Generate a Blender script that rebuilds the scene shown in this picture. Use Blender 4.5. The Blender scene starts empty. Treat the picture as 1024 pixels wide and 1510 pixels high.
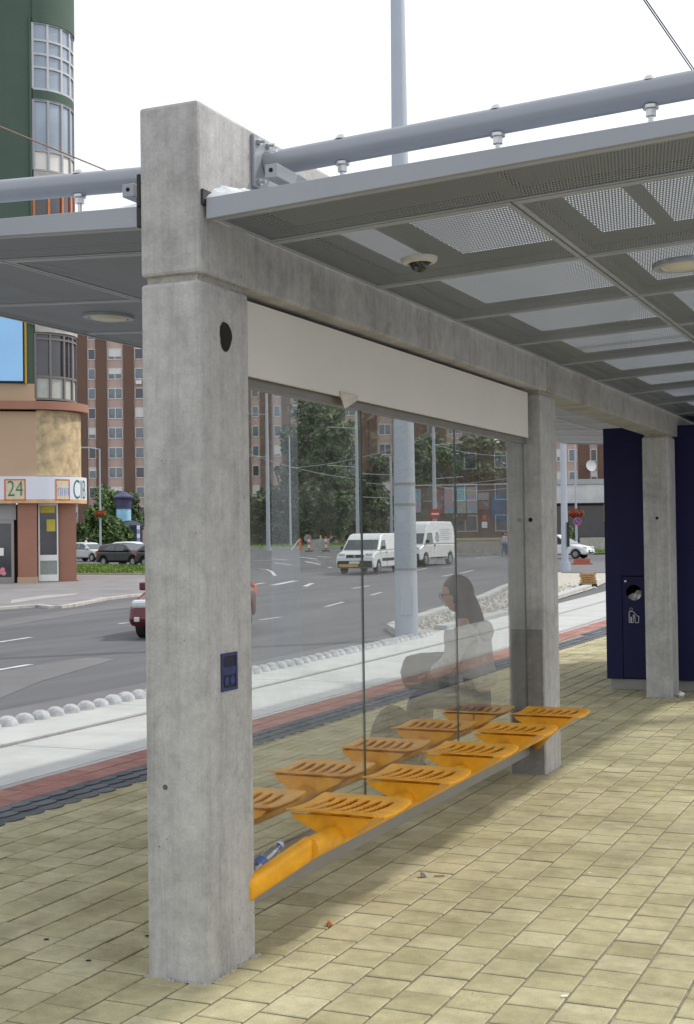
import bpy, bmesh, math, random
from mathutils import Vector, Matrix
random.seed(7)
R = math.radians
scene = bpy.context.scene
C = scene.collection

# ------------------------------------------------------------------ camera
FOC, YAW, PITCH, ROLL, EYE = 1997.8, 23.8075, 1.0879, 0.7759, 1.7
_y, _p, _r = R(YAW), R(PITCH), R(ROLL)
FW = Vector((-math.sin(_y)*math.cos(_p), math.cos(_y)*math.cos(_p), math.sin(_p)))
R0 = Vector((math.cos(_y), math.sin(_y), 0)); U0 = R0.cross(FW)
RT = R0*math.cos(_r) - U0*math.sin(_r)
UP = U0*math.cos(_r) + R0*math.sin(_r)
FH = Vector((-math.sin(_y), math.cos(_y), 0))
cam_data = bpy.data.cameras.new('camera')
cam = bpy.data.objects.new('camera', cam_data); C.objects.link(cam)
cam_data.sensor_fit = 'VERTICAL'; cam_data.sensor_height = 36
cam_data.lens = FOC/1510*36
cam_data.clip_start = 0.05; cam_data.clip_end = 3000
M = Matrix.Identity(4)
for i in range(3):
    M[i][0] = RT[i]; M[i][1] = UP[i]; M[i][2] = -FW[i]
M[2][3] = EYE
cam.matrix_world = M
scene.camera = cam

# ------------------------------------------------------------------ light
SUN_EL = 47.0
sun_to = Vector((0.69, 0.72, math.tan(R(SUN_EL))*0.997)).normalized()
world = bpy.data.worlds.new('World'); scene.world = world; world.use_nodes = True
wn = world.node_tree; wn.nodes.clear()
wo = wn.nodes.new('ShaderNodeOutputWorld')
sky = wn.nodes.new('ShaderNodeTexSky'); sky.sky_type = 'NISHITA'; sky.sun_disc = False
sky.sun_elevation = R(SUN_EL); sky.sun_rotation = math.atan2(sun_to.x, sun_to.y)
sky.dust_density = 3.0; sky.air_density = 1.0
b1 = wn.nodes.new('ShaderNodeBackground'); b1.inputs[1].default_value = 0.05
wn.links.new(sky.outputs[0], b1.inputs[0])
b2 = wn.nodes.new('ShaderNodeBackground'); b2.inputs[0].default_value = (0.965, 0.98, 1.0, 1); b2.inputs[1].default_value = 1.02
ad = wn.nodes.new('ShaderNodeAddShader')
wn.links.new(b1.outputs[0], ad.inputs[0]); wn.links.new(b2.outputs[0], ad.inputs[1])
wn.links.new(ad.outputs[0], wo.inputs[0])
sd = bpy.data.lights.new('sun', 'SUN'); sd.energy = 2.5; sd.angle = R(1.5); sd.color = (1, 0.95, 0.87)
so = bpy.data.objects.new('sun', sd); C.objects.link(so)
so.rotation_euler = sun_to.to_track_quat('Z', 'Y').to_euler(); so.location = (0, 0, 60)
scene.view_settings.view_transform = 'Standard'
try: scene.view_settings.look = 'None'
except Exception: pass
scene.view_settings.gamma = 1; scene.view_settings.use_curve_mapping = False
scene.view_settings.exposure = 0.0
scene.render.engine = 'CYCLES'
scene.cycles.transparent_max_bounces = 24
scene.cycles.max_bounces = 8
scene.cycles.use_denoising = True

# ------------------------------------------------------------------ helpers
def zr(d):                      # height of the ground at horizontal distance d in front of the stop
    k = [(0, -.3), (50, -.3), (80, .1), (105, .15), (140, .85), (200, 1.0), (5000, 1.0)]
    for (a, za), (b, zb) in zip(k, k[1:]):
        if d <= b:
            if d <= a: return za
            return za + (zb-za)*(d-a)/(b-a)
    return 1.0
def zxy(x, y): return zr(FH.x*x + FH.y*y)
def site(px, d, z=None, py=800):
    v = FW + RT*((px-512)/FOC) - UP*((py-755)/FOC)
    p = v*(d/ (v.dot(FH)))
    return Vector((p.x, p.y, zr(d) if z is None else z))
def onground(px, py):
    v = FW + RT*((px-512)/FOC) - UP*((py-755)/FOC)
    lo, hi = 5.0, 600.0
    vh = v.dot(FH)
    f = lambda d: EYE + v.z*d/vh - zr(d)
    if f(hi) > 0:
        d = hi
    else:
        for _ in range(50):
            m = (lo+hi)/2
            if f(m) > 0: lo = m
            else: hi = m
        d = lo
    p = v*(d/vh)
    return Vector((p.x, p.y, zr(d)))
def inframe(p, m=0.04):
    v = Vector(p) - Vector((0, 0, EYE)); z = v.dot(FW)
    if z < .5: return False
    return abs(v.dot(RT)/z) < (512/FOC)*(1+m)+.004 and abs(v.dot(UP)/z) < (755/FOC)*(1+m)+.004

class MB:
    def __init__(s): s.v = []; s.f = []; s.mi = []; s.m = 0
    def quad(s, *pts):
        n = len(s.v); s.v += [tuple(p) for p in pts]; s.f.append(tuple(range(n, n+len(pts)))); s.mi.append(s.m)
    def add(s, vs, fs):
        n = len(s.v); s.v += [tuple(p) for p in vs]
        for f in fs: s.f.append(tuple(i+n for i in f)); s.mi.append(s.m)
    def box(s, x0, x1, y0, y1, z0, z1, T=None):
        vs = [Vector((x, y, z)) for z in (z0, z1) for y in (y0, y1) for x in (x0, x1)]
        if T: vs = [T @ v for v in vs]
        s.add(vs, [(0, 2, 3, 1), (4, 5, 7, 6), (0, 1, 5, 4), (2, 6, 7, 3), (0, 4, 6, 2), (1, 3, 7, 5)])
    def tube(s, p0, p1, r0, r1=None, n=12, cap=True):
        p0 = Vector(p0); p1 = Vector(p1); r1 = r0 if r1 is None else r1
        d = (p1-p0).normalized(); a = d.orthogonal().normalized(); b = d.cross(a)
        vs = []
        for p, r in ((p0, r0), (p1, r1)):
            for i in range(n):
                t = 2*math.pi*i/n; vs.append(p + a*(math.cos(t)*r) + b*(math.sin(t)*r))
        fs = [(i, (i+1) % n, n+(i+1) % n, n+i) for i in range(n)]
        if cap: fs += [tuple(reversed(range(n))), tuple(range(n, 2*n))]
        s.add(vs, fs)
    def path(s, pts, r, n=8):
        for a, b in zip(pts, pts[1:]): s.tube(a, b, r, r, n)
    def prism(s, poly, a, b, axis='y'):          # polygon in the plane across axis
        def P(u, v, t): return {'y': (u, t, v), 'x': (t, u, v), 'z': (u, v, t)}[axis]
        n = len(poly); vs = [P(u, v, a) for u, v in poly] + [P(u, v, b) for u, v in poly]
        fs = [tuple(range(n)), tuple(reversed(range(n, 2*n)))] + [(i, i+n, (i+1) % n+n, (i+1) % n) for i in range(n)]
        s.add(vs, fs)
    def lathe(s, prof, cx=0, cy=0, n=16, a0=0, a1=2*math.pi):
        full = abs(a1-a0-2*math.pi) < 1e-6; m = n if full else n+1; vs = []
        for r, z in prof:
            for i in range(m):
                t = a0+(a1-a0)*i/n; vs.append((cx+r*math.cos(t), cy+r*math.sin(t), z))
        fs = []
        for j in range(len(prof)-1):
            for i in range(n):
                k = (i+1) % m if full else i+1
                fs.append((j*m+i, j*m+k, (j+1)*m+k, (j+1)*m+i))
        s.add(vs, fs)
    def data(s, name, mats, smooth=False):
        me = bpy.data.meshes.new(name); me.from_pydata(s.v, [], s.f)
        for m in (mats if isinstance(mats, (list, tuple)) else [mats]): me.materials.append(m)
        me.polygons.foreach_set('material_index', s.mi)
        bm = bmesh.new(); bm.from_mesh(me); bmesh.ops.recalc_face_normals(bm, faces=bm.faces); bm.to_mesh(me); bm.free()
        if smooth: me.polygons.foreach_set('use_smooth', [True]*len(me.polygons)); me.set_sharp_from_angle(angle=R(40))
        me.update(); return me
    def build(s, name, mats, parent=None, smooth=False, bevel=0, loc=None):
        return link(name, s.data(name, mats, smooth), parent, bevel, loc)
def link(name, me, parent=None, bevel=0, loc=None):
    o = bpy.data.objects.new(name, me); C.objects.link(o)
    if parent: o.parent = parent
    if loc is not None: o.location = loc
    if bevel:
        b = o.modifiers.new('bevel', 'BEVEL'); b.width = bevel; b.segments = 2; b.limit_method = 'ANGLE'; b.angle_limit = R(35)
    return o
def tag(o, label=None, cat=None, group=None, kind=None):
    if label: o['label'] = label
    if cat: o['category'] = cat
    if group: o['group'] = group
    if kind: o['kind'] = kind
    return o
def thing(name, loc, rz, label, cat, group=None):
    o = bpy.data.objects.new(name, None); C.objects.link(o); o.location = loc; o.rotation_euler.z = rz
    o.empty_display_size = .1
    return tag(o, label, cat, group)
def copy_tree(o, parent=None):
    c = o.copy(); C.objects.link(c); c.parent = parent
    for ch in [q for q in bpy.data.objects if q.parent == o]: copy_tree(ch, c)
    return c
def text_mesh(txt, size, T, mat, name, parent, bend=None, ext=.01, spacing=1.0, bold=0, squeeze=1.0):
    cu = bpy.data.curves.new('lettering', 'FONT'); cu.body = txt; cu.size = size; cu.extrude = ext; cu.space_character = spacing
    cu.offset = bold
    to = bpy.data.objects.new('lettering', cu); C.objects.link(to)
    dg = bpy.context.evaluated_depsgraph_get(); me = bpy.data.meshes.new_from_object(to.evaluated_get(dg))
    bpy.data.objects.remove(to); bpy.data.curves.remove(cu)
    for v in me.vertices:
        p = Vector((v.co.x*squeeze, -v.co.z, v.co.y))     # upright, facing -Y
        v.co = bend(p) if bend else T @ p
    me.materials.clear(); me.materials.append(mat)
    return link(name, me, parent)

# ------------------------------------------------------------------ materials
def nt(name):
    m = bpy.data.materials.new(name); m.use_nodes = True; t = m.node_tree; t.nodes.clear()
    return m, t, t.nodes.new('ShaderNodeOutputMaterial')
def N(t, kind, **kw):
    n = t.nodes.new('ShaderNode'+kind)
    for k, v in kw.items():
        if k.startswith('i_'):
            key = k[2:]; key = int(key) if key.isdigit() else key.replace('_', ' ')
            n.inputs[key].default_value = v
        else: setattr(n, k, v)
    return n
def ramp(t, stops):
    r = t.nodes.new('ShaderNodeValToRGB'); e = r.color_ramp.elements
    while len(e) < len(stops): e.new(.5)
    for el, (p, c) in zip(e, stops):
        el.position = p; el.color = (c, c, c, 1) if isinstance(c, (int, float)) else (*c, 1)
    return r
def mat(name, col, rough=.6, metal=0, var=.12, scale=6, bump=0, bscale=40, spec=.5, coat=0, stretch=(1, 1, 1), dark=None):
    m, t, out = nt(name)
    b = N(t, 'BsdfPrincipled'); b.inputs['Roughness'].default_value = rough; b.inputs['Metallic'].default_value = metal
    b.inputs['Specular IOR Level'].default_value = spec; b.inputs['Coat Weight'].default_value = coat
    tc = N(t, 'TexCoord'); mp = N(t, 'Mapping'); mp.inputs['Scale'].default_value = stretch
    t.links.new(tc.outputs['Object'], mp.inputs[0])
    n = N(t, 'TexNoise', i_Scale=scale, i_Detail=5.0, i_Roughness=.6); t.links.new(mp.outputs[0], n.inputs['Vector'])
    lo = dark if dark else tuple(c*(1-var) for c in col); hi = tuple(min(1, c*(1+var)) for c in col)
    r = ramp(t, [(.3, lo), (.7, hi)]); t.links.new(n.outputs[0], r.inputs[0]); t.links.new(r.outputs[0], b.inputs['Base Color'])
    if bump:
        n2 = N(t, 'TexNoise', i_Scale=bscale, i_Detail=4.0); t.links.new(mp.outputs[0], n2.inputs['Vector'])
        bp = N(t, 'Bump', i_Strength=bump, i_Distance=.01); t.links.new(n2.outputs[0], bp.inputs['Height']); t.links.new(bp.outputs[0], b.inputs['Normal'])
    t.links.new(b.outputs[0], out.inputs[0]); return m
def concrete(name, base, streak=1.0, warm=(1, .97, .9)):
    m, t, out = nt(name); b = N(t, 'BsdfPrincipled'); b.inputs['Roughness'].default_value = .82; b.inputs['Specular IOR Level'].default_value = .3
    g = N(t, 'NewGeometry')
    def noise(sc, det, rough, st=(1, 1, 1), dist=0):
        mp = N(t, 'Mapping'); mp.inputs['Scale'].default_value = st; t.links.new(g.outputs['Position'], mp.inputs[0])
        n = N(t, 'TexNoise', i_Scale=sc, i_Detail=det, i_Roughness=rough, i_Distortion=dist); t.links.new(mp.outputs[0], n.inputs['Vector']); return n
    def mul(a, bb, mode='MULTIPLY', fac=1.0):
        mx = N(t, 'MixRGB', blend_type=mode); mx.inputs[0].default_value = fac
        t.links.new(a, mx.inputs[1]); t.links.new(bb, mx.inputs[2]); return mx.outputs[0]
    big = noise(2.2, 6, .65, dist=.4); r1 = ramp(t, [(.30, tuple(base*.74*w for w in warm)), (.5, tuple(base*w for w in warm)), (.72, tuple(base*1.14*w for w in (1, .99, .97)))]); t.links.new(big.outputs[0], r1.inputs[0])
    st = noise(16, 6, .75, (1, 1, .045)); r2 = ramp(t, [(.3, 1-.30*streak), (.52, 1.0), (.75, 1+.12*streak)]); t.links.new(st.outputs[0], r2.inputs[0])
    fine = noise(90, 4, .7); r3 = ramp(t, [(.25, .86), (.75, 1.1)]); t.links.new(fine.outputs[0], r3.inputs[0])
    mid = noise(14, 6, .75); r5 = ramp(t, [(.30, .80), (.5, .97), (.68, 1.10)]); t.links.new(mid.outputs[0], r5.inputs[0])
    vo = N(t, 'TexVoronoi', i_Scale=16.0); t.links.new(g.outputs['Position'], vo.inputs['Vector'])
    r4 = ramp(t, [(.05, .45), (.085, 1.0)]); t.links.new(vo.outputs['Distance'], r4.inputs[0])
    msk = noise(4.5, 2, .5); r6 = ramp(t, [(.52, 1.0), (.60, 0.0)]); t.links.new(msk.outputs[0], r6.inputs[0])
    pit = N(t, 'MixRGB'); t.links.new(r6.outputs[0], pit.inputs[0]); t.links.new(r4.outputs[0], pit.inputs[1]); pit.inputs[2].default_value = (1, 1, 1, 1)
    c = mul(r1.outputs[0], r2.outputs[0]); c = mul(c, r3.outputs[0]); c = mul(c, r5.outputs[0]); c = mul(c, pit.outputs[0])
    t.links.new(c, b.inputs['Base Color'])
    h = mul(fine.outputs[0], pit.outputs[0]); h2 = mul(h, mid.outputs[0], 'ADD', .6)
    bp = N(t, 'Bump', i_Strength=.35, i_Distance=.004); t.links.new(h2, bp.inputs['Height']); t.links.new(bp.outputs[0], b.inputs['Normal'])
    t.links.new(b.outputs[0], out.inputs[0]); return m
def paver_mat(name, c0, c1, c2):
    m, t, out = nt(name); b = N(t, 'BsdfPrincipled'); b.inputs['Roughness'].default_value = .85; b.inputs['Specular IOR Level'].default_value = .25
    at = N(t, 'Attribute', attribute_name='tone'); oi = N(t, 'ObjectInfo')
    s = N(t, 'Math', operation='ADD'); t.links.new(at.outputs['Fac'], s.inputs[0]); t.links.new(oi.outputs['Random'], s.inputs[1])
    fr = N(t, 'Math', operation='FRACT'); t.links.new(s.outputs[0], fr.inputs[0])
    r = ramp(t, [(0, c0), (.5, c1), (1, c2)]); t.links.new(fr.outputs[0], r.inputs[0])
    g = N(t, 'NewGeometry')
    def noi(sc, lo, hi, a=.3, bb=.7, det=5, rough=.65):
        n = N(t, 'TexNoise', i_Scale=sc, i_Detail=det, i_Roughness=rough); t.links.new(g.outputs['Position'], n.inputs['Vector'])
        q = ramp(t, [(a, lo), (bb, hi)]); t.links.new(n.outputs[0], q.inputs[0]); return n, q
    n1, q1 = noi(.9, .84, 1.1); n2, q2 = noi(12, .84, 1.10); n3, q3 = noi(160, .80, 1.12, det=3); n4, q4 = noi(2.3, (.80, .785, .75), (1.06, 1.06, 1.04), .36, .56)
    c = r.outputs[0]
    for q in (q1, q2, q3, q4):
        mx = N(t, 'MixRGB', blend_type='MULTIPLY'); mx.inputs[0].default_value = 1; t.links.new(c, mx.inputs[1]); t.links.new(q.outputs[0], mx.inputs[2]); c = mx.outputs[0]
    t.links.new(c, b.inputs['Base Color'])
    bp = N(t, 'Bump', i_Strength=.5, i_Distance=.003); t.links.new(n3.outputs[0], bp.inputs['Height']); t.links.new(bp.outputs[0], b.inputs['Normal'])
    t.links.new(b.outputs[0], out.inputs[0]); return m
def glass_mat(name, tint=(.93, .97, .95), base=.05, rough=0.0, dirt=.03):
    m, t, out = nt(name); g = N(t, 'NewGeometry')
    dp = N(t, 'VectorMath', operation='DOT_PRODUCT'); t.links.new(g.outputs['Incoming'], dp.inputs[0]); t.links.new(g.outputs['Normal'], dp.inputs[1])
    ab = N(t, 'Math', operation='ABSOLUTE'); t.links.new(dp.outputs['Value'], ab.inputs[0])
    om = N(t, 'Math', operation='SUBTRACT', i_0=1.0); t.links.new(ab.outputs[0], om.inputs[1])
    pw = N(t, 'Math', operation='POWER', i_1=5.0); t.links.new(om.outputs[0], pw.inputs[0])
    ma = N(t, 'Math', operation='MULTIPLY_ADD', i_1=1-base, i_2=base, use_clamp=True); t.links.new(pw.outputs[0], ma.inputs[0])
    tr = N(t, 'BsdfTransparent'); tr.inputs[0].default_value = (*tint, 1)
    gl = N(t, 'BsdfGlossy'); gl.inputs['Roughness'].default_value = rough
    mx = N(t, 'MixShader'); t.links.new(ma.outputs[0], mx.inputs[0]); t.links.new(tr.outputs[0], mx.inputs[1]); t.links.new(gl.outputs[0], mx.inputs[2])
    df = N(t, 'BsdfDiffuse'); df.inputs[0].default_value = (.7, .7, .66, 1)
    nz = N(t, 'TexNoise', i_Scale=5.0, i_Detail=8.0, i_Roughness=.75); t.links.new(g.outputs['Position'], nz.inputs['Vector'])
    rr = ramp(t, [(.4, dirt*.4), (.75, dirt*2.2)]); t.links.new(nz.outputs[0], rr.inputs[0])
    m2 = N(t, 'MixShader'); t.links.new(rr.outputs[0], m2.inputs[0]); t.links.new(mx.outputs[0], m2.inputs[1]); t.links.new(df.outputs[0], m2.inputs[2])
    t.links.new(m2.outputs[0], out.inputs[0]); return m
def perforated(name, col, pitch=.0125, pitch_y=.030, hole=.285):
    m, t, out = nt(name); b = N(t, 'BsdfPrincipled'); b.inputs['Base Color'].default_value = (*col, 1)
    b.inputs['Roughness'].default_value = .45; b.inputs['Metallic'].default_value = .55
    g = N(t, 'NewGeometry'); sp = N(t, 'SeparateXYZ'); t.links.new(g.outputs['Position'], sp.inputs[0])
    def mth(op, a, bb=None, **k):
        n = N(t, 'Math', operation=op)
        for i, v in enumerate((a, bb)):
            if v is None: continue
            if isinstance(v, (int, float)): n.inputs[i].default_value = v
            else: t.links.new(v, n.inputs[i])
        return n.outputs[0]
    u = mth('DIVIDE', sp.outputs['X'], pitch); v = mth('DIVIDE', sp.outputs['Y'], pitch_y)
    fl = mth('FLOOR', v); odd = mth('MULTIPLY', mth('FLOORED_MODULO', fl, 2.0), .5)
    fu = mth('SUBTRACT', mth('FRACT', mth('ADD', u, odd)), .5); fv = mth('SUBTRACT', mth('FRACT', v), .5)
    d = mth('SQRT', mth('ADD', mth('MULTIPLY', fu, fu), mth('MULTIPLY', fv, fv)))
    h = mth('LESS_THAN', d, hole)
    tr = N(t, 'BsdfTransparent'); mx = N(t, 'MixShader'); t.links.new(h, mx.inputs[0]); t.links.new(b.outputs[0], mx.inputs[1]); t.links.new(tr.outputs[0], mx.inputs[2])
    t.links.new(mx.outputs[0], out.inputs[0]); return m
def sheet_mat(name):
    m, t, out = nt(name); tr = N(t, 'BsdfTransparent'); tr.inputs[0].default_value = (.9, .93, .95, 1)
    tl = N(t, 'BsdfTranslucent'); tl.inputs[0].default_value = (.36, .39, .43, 1)
    df = N(t, 'BsdfDiffuse'); df.inputs[0].default_value = (.5, .5, .5, 1)
    a = N(t, 'MixShader', i_0=.93); t.links.new(tr.outputs[0], a.inputs[1]); t.links.new(tl.outputs[0], a.inputs[2])
    b = N(t, 'MixShader', i_0=.15); t.links.new(a.outputs[0], b.inputs[1]); t.links.new(df.outputs[0], b.inputs[2])
    t.links.new(b.outputs[0], out.inputs[0]); return m
def leaf_mat(name, c0, c1, c2):
    m, t, out = nt(name); b = N(t, 'BsdfPrincipled'); b.inputs['Roughness'].default_value = .6; b.inputs['Specular IOR Level'].default_value = .25
    g = N(t, 'NewGeometry'); r = ramp(t, [(0, c0), (.55, c1), (1, c2)]); t.links.new(g.outputs['Random Per Island'], r.inputs[0])
    n = N(t, 'TexNoise', i_Scale=.45, i_Detail=2.0); t.links.new(g.outputs['Position'], n.inputs['Vector']); q = ramp(t, [(.35, .65), (.65, 1.25)]); t.links.new(n.outputs[0], q.inputs[0])
    mx = N(t, 'MixRGB', blend_type='MULTIPLY'); mx.inputs[0].default_value = 1; t.links.new(r.outputs[0], mx.inputs[1]); t.links.new(q.outputs[0], mx.inputs[2])
    t.links.new(mx.outputs[0], b.inputs['Base Color']); t.links.new(b.outputs[0], out.inputs[0]); return m

m_conc = concrete('concrete', .44, .70, (1, .985, .96))
m_conc2 = concrete('concrete_beam', .38, .42, (1, .975, .92)); m_conc_dark = concrete('dark_concrete', .25, .5, (1, .98, .94))
m_slab = mat('track_concrete', (.43, .44, .43), .85, var=.10, scale=1.6, bump=.3, bscale=60, spec=.2)
m_kerb = mat('kerb_stone', (.42, .40, .37), .9, var=.2, scale=3, bump=.3, spec=.2)
m_dome = mat('dome_concrete', (.42, .43, .44), .85, var=.30, scale=11, bump=.3, bscale=70, spec=.2)
m_pave = paver_mat('yellow_paver', (.405, .372, .222), (.45, .412, .256), (.495, .458, .30))
m_red = paver_mat('red_paver', (.33, .16, .14), (.37, .19, .165), (.41, .23, .20))
m_dark = paver_mat('slate_paver', (.10, .11, .13), (.125, .135, .155), (.15, .16, .18))
m_sand = mat('joint_sand', (.28, .26, .20), .95, var=.3, scale=20, bump=.4, spec=.1)
m_flank = mat('paver_flank', (.27, .245, .175), .95, var=.25, scale=20)
m_joint_dark = mat('joint_dark', (.07, .07, .075), .9, var=.3, scale=20)
m_paint = mat('canopy_paint', (.295, .31, .34), .40, .25, var=.04, scale=3)
m_ceil = perforated('perforated_sheet', (.27, .30, .35))
m_ceilf = mat('ceiling_frame', (.40, .44, .50), .42, .25, var=.08, scale=4)
m_purlin = mat('purlin_zinc', (.36, .36, .35), .45, .5, var=.12, scale=5)
m_sheet = sheet_mat('roof_sheet'); m_deck = mat('roof_deck_metal', (.34, .38, .43), .5, .1, var=.06)
m_zinc = mat('zinc_flashing', (.70, .74, .78), .45, .25, var=.25, scale=9, bump=.6, bscale=14)
m_steel = mat('bolt_steel', (.55, .55, .55), .35, .9, var=.1)
m_black = mat('black_rubber', (.015, .015, .015), .6, var=.3)
m_orange = mat('orange_enamel', (.84, .40, .012), .42, 0, var=.10, scale=9, bump=.15, bscale=120, spec=.45, dark=(.62, .27, .012))
m_white = mat('white_panel', (.70, .68, .635), .5, var=.03, scale=2)
m_alu = mat('aluminium_rail', (.30, .29, .28), .4, .6, var=.08)
m_kick = mat('kick_plate', (.30, .30, .29), .5, .2, var=.06, scale=5)
m_glass = glass_mat('shelter_glass', (.97, .985, .98), .085, dirt=.045)
m_navy = mat('navy_paint', (.010, .010, .058), .55, 0, var=.15, scale=3, spec=.25)
m_road = mat('asphalt', (.115, .117, .125), .88, var=.20, scale=1.1, stretch=(1, .10, 1), bump=.5, bscale=45, spec=.25)
m_patch = mat('asphalt_patch', (.155, .155, .16), .9, var=.1, scale=.8, bump=.5, bscale=45, spec=.2)
m_walk = mat('sidewalk_asphalt', (.235, .228, .235), .9, var=.16, scale=.5, bump=.5, bscale=30, spec=.2)
m_mark = mat('road_paint', (.50, .50, .50), .8, var=.3, scale=3)
m_grass = mat('grass_soil', (.10, .16, .035), .95, var=.35, scale=4, bump=.6, bscale=20, spec=.1)
m_blade = leaf_mat('grass_blade', (.11, .19, .03), (.16, .26, .05), (.24, .33, .09))
m_rubble = mat('gravel', (.42, .40, .35), .95, var=.35, scale=9, bump=1, bscale=14, spec=.1)
m_mast = mat('mast_paint', (.42, .46, .52), .5, .1, var=.05, scale=1)
m_leafd = leaf_mat('leaf_dark', (.028, .052, .024), (.058, .096, .040), (.14, .185, .080))
m_leafm = leaf_mat('leaf_mid', (.035, .075, .02), (.07, .13, .035), (.13, .20, .06))
m_bark = mat('bark', (.09, .07, .05), .9, var=.3, scale=4, bump=.6)
m_winw = mat('window_frame_white', (.72, .74, .74), .5, var=.05)
m_wing = mat('window_frame_grey', (.16, .145, .14), .5, var=.1)
m_pane = mat('window_pane', (.14, .165, .19), .08, 0, var=.55, scale=.8, spec=.8)
m_panel = mat('window_pane_light', (.27, .33, .40), .06, 0, var=.2, scale=.4, spec=.9)
m_paned = mat('window_pane_dark', (.045, .045, .055), .08, 0, var=.4, scale=.5, spec=.8)
m_pink = mat('pink_render', (.50, .37, .32), .9, var=.10, scale=.3)
m_brown = mat('brown_cladding', (.155, .092, .066), .9, var=.12, scale=.25)
m_green = mat('green_render', (.072, .112, .086), .9, var=.13, scale=.35, bump=.3, bscale=8)
m_beige = mat('beige_render', (.46, .33, .22), .9, var=.06, scale=.4, bump=.2, bscale=8)
m_stain = mat('stained_render', (.56, .42, .24), .95, 0, var=.2, scale=2.2, bump=.5, bscale=6, dark=(.28, .23, .15))
m_clay = mat('clay_render', (.33, .165, .115), .85, var=.08, scale=.5)
m_signw = mat('sign_white', (.66, .68, .74), .5, 0, var=.04, scale=.5)
m_rust = mat('sign_rust', (.55, .36, .18), .8, var=.3, scale=1.5)
m_redp = mat('red_lettering', (.60, .10, .03), .6)
m_greenp = mat('green_lettering', (.02, .16, .09), .6)
m_bluep = mat('blue_line', (.22, .33, .66), .6)
m_yellow = mat('yellow_notice', (.48, .40, .05), .6)
m_billb = mat('blue_billboard', (.33, .62, .95), .5, 0, var=.05, scale=.4)
m_hole = mat('black_hole', (.012, .011, .01), .95, var=.3)
m_pinhole = mat('pin_hole_shade', (.10, .095, .085), .9, var=.4, scale=30)  # shade inside a small pin hole, put into the colour
m_bluebox = mat('blue_plastic', (.020, .030, .11), .6, var=.45, scale=25)
m_dirtgrey = mat('mortar', (.36, .34, .30), .95, var=.2, scale=30, bump=1)
m_clayl = mat('brick_crumb', (.42, .20, .08), .95, var=.2, scale=30, bump=1)
m_paper = mat('white_paper', (.8, .8, .78), .8, var=.04)

# ------------------------------------------------------------------ ground
def curve_off(y): return -0.0011*(y-12)**2 if y > 12 else 0.0
def sheet(name, xs_list, ys, z, m, label=None, kind='structure', follow=False, parent=None):
    mb = MB()
    for a, b in zip(ys, ys[1:]):
        for x0, x1 in zip(xs_list, xs_list[1:]):
            pts = [(x0, a), (x1, a), (x1, b), (x0, b)]
            P = []
            for x, y in pts:
                P.append((x+(curve_off(y) if follow else 0), y, z))
            mb.quad(*P)
    o = mb.build(name, m, parent)
    if kind and not parent: tag(o, label, None, None, kind)
    return o
# terrain: one sheet out to the horizon, rising gently beyond the junction
mb = MB()
ds = [-60, -20, 0, 10, 20, 30, 40, 50, 56, 62, 68, 74, 80, 88, 96, 105, 112, 120, 130, 140, 160, 200, 300, 600, 1500, 2600]
ls = [-1500, -400, -150, -80, -50, -30, -15, 0, 15, 30, 50, 80, 150, 400, 1500]
idx = {}
for i, d in enumerate(ds):
    for j, l in enumerate(ls):
        p = FH*d + R0*l; idx[i, j] = len(mb.v); mb.v.append((p.x, p.y, zr(d)))
for i in range(len(ds)-1):
    for j in range(len(ls)-1):
        mb.f.append((idx[i, j], idx[i, j+1], idx[i+1, j+1], idx[i+1, j])); mb.mi.append(0)
road = mb.build('road', m_road); tag(road, 'wide grey asphalt road and junction beyond the tram stop', None, None, 'structure')

def ground_poly(name, px, m, lift=.004, label=None, parent=None, world_pts=None):
    pts = world_pts or [onground(*p) for p in px]
    bm = bmesh.new(); vs = [bm.verts.new((p[0], p[1], 0)) for p in pts]; bm.faces.new(vs)
    for d in (50, 80, 105, 140, 200):
        bmesh.ops.bisect_plane(bm, geom=bm.verts[:]+bm.edges[:]+bm.faces[:], plane_co=FH*d, plane_no=FH)
    for v in bm.verts: v.co.z = zxy(v.co.x, v.co.y)+lift
    bmesh.ops.recalc_face_normals(bm, faces=bm.faces)
    for f in bm.faces:
        if f.normal.z < 0: f.normal_flip()
    me = bpy.data.meshes.new(name); bm.to_mesh(me); bm.free(); me.materials.append(m)
    o = link(name, me, parent)
    if not parent: tag(o, label, None, None, 'structure')
    return o
def band(name, pts, w0, w1, h, m, label=None, parent=None, piece=None, pname=None):
    """a kerb along pts (Vectors on the ground)"""
    mb = MB(); out = []
    L = []
    for a, b in zip(pts, pts[1:]):
        n = max(1, int((b-a).length/(piece or 3.0)))
        for k in range(n): L.append((a.lerp(b, k/n), a.lerp(b, (k+1)/n)))
    objs = []
    for a, b in L:
        d = (b-a); ln = d.length; d2 = Vector((d.x, d.y, 0)).normalized(); nn = Vector((-d2.y, d2.x, 0))
        g = .012
        q = MB() if pname else mb
        a2 = a+d2*g; b2 = b-d2*g; j = random.uniform(-.008, .008) if pname else 0
        vs = []
        for z in (-.1, h+j):
            for p in (a2, b2):
                for w in (w0, w1): vs.append((p.x+nn.x*w, p.y+nn.y*w, p.z+z))
        q.add(vs, [(0, 1, 3, 2), (4, 6, 7, 5), (0, 4, 5, 1), (2, 3, 7, 6), (0, 2, 6, 4), (1, 5, 7, 3)])
        if pname: objs.append(q)
    if pname:
        root = tag(bpy.data.objects.new(name, None), label, None, None, 'structure'); C.objects.link(root)
        for q in objs: q.build(pname, m, root, bevel=.012)
        return root
    o = mb.build(name, m, parent)
    if not parent: tag(o, label, None, None, 'structure')
    return o

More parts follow.
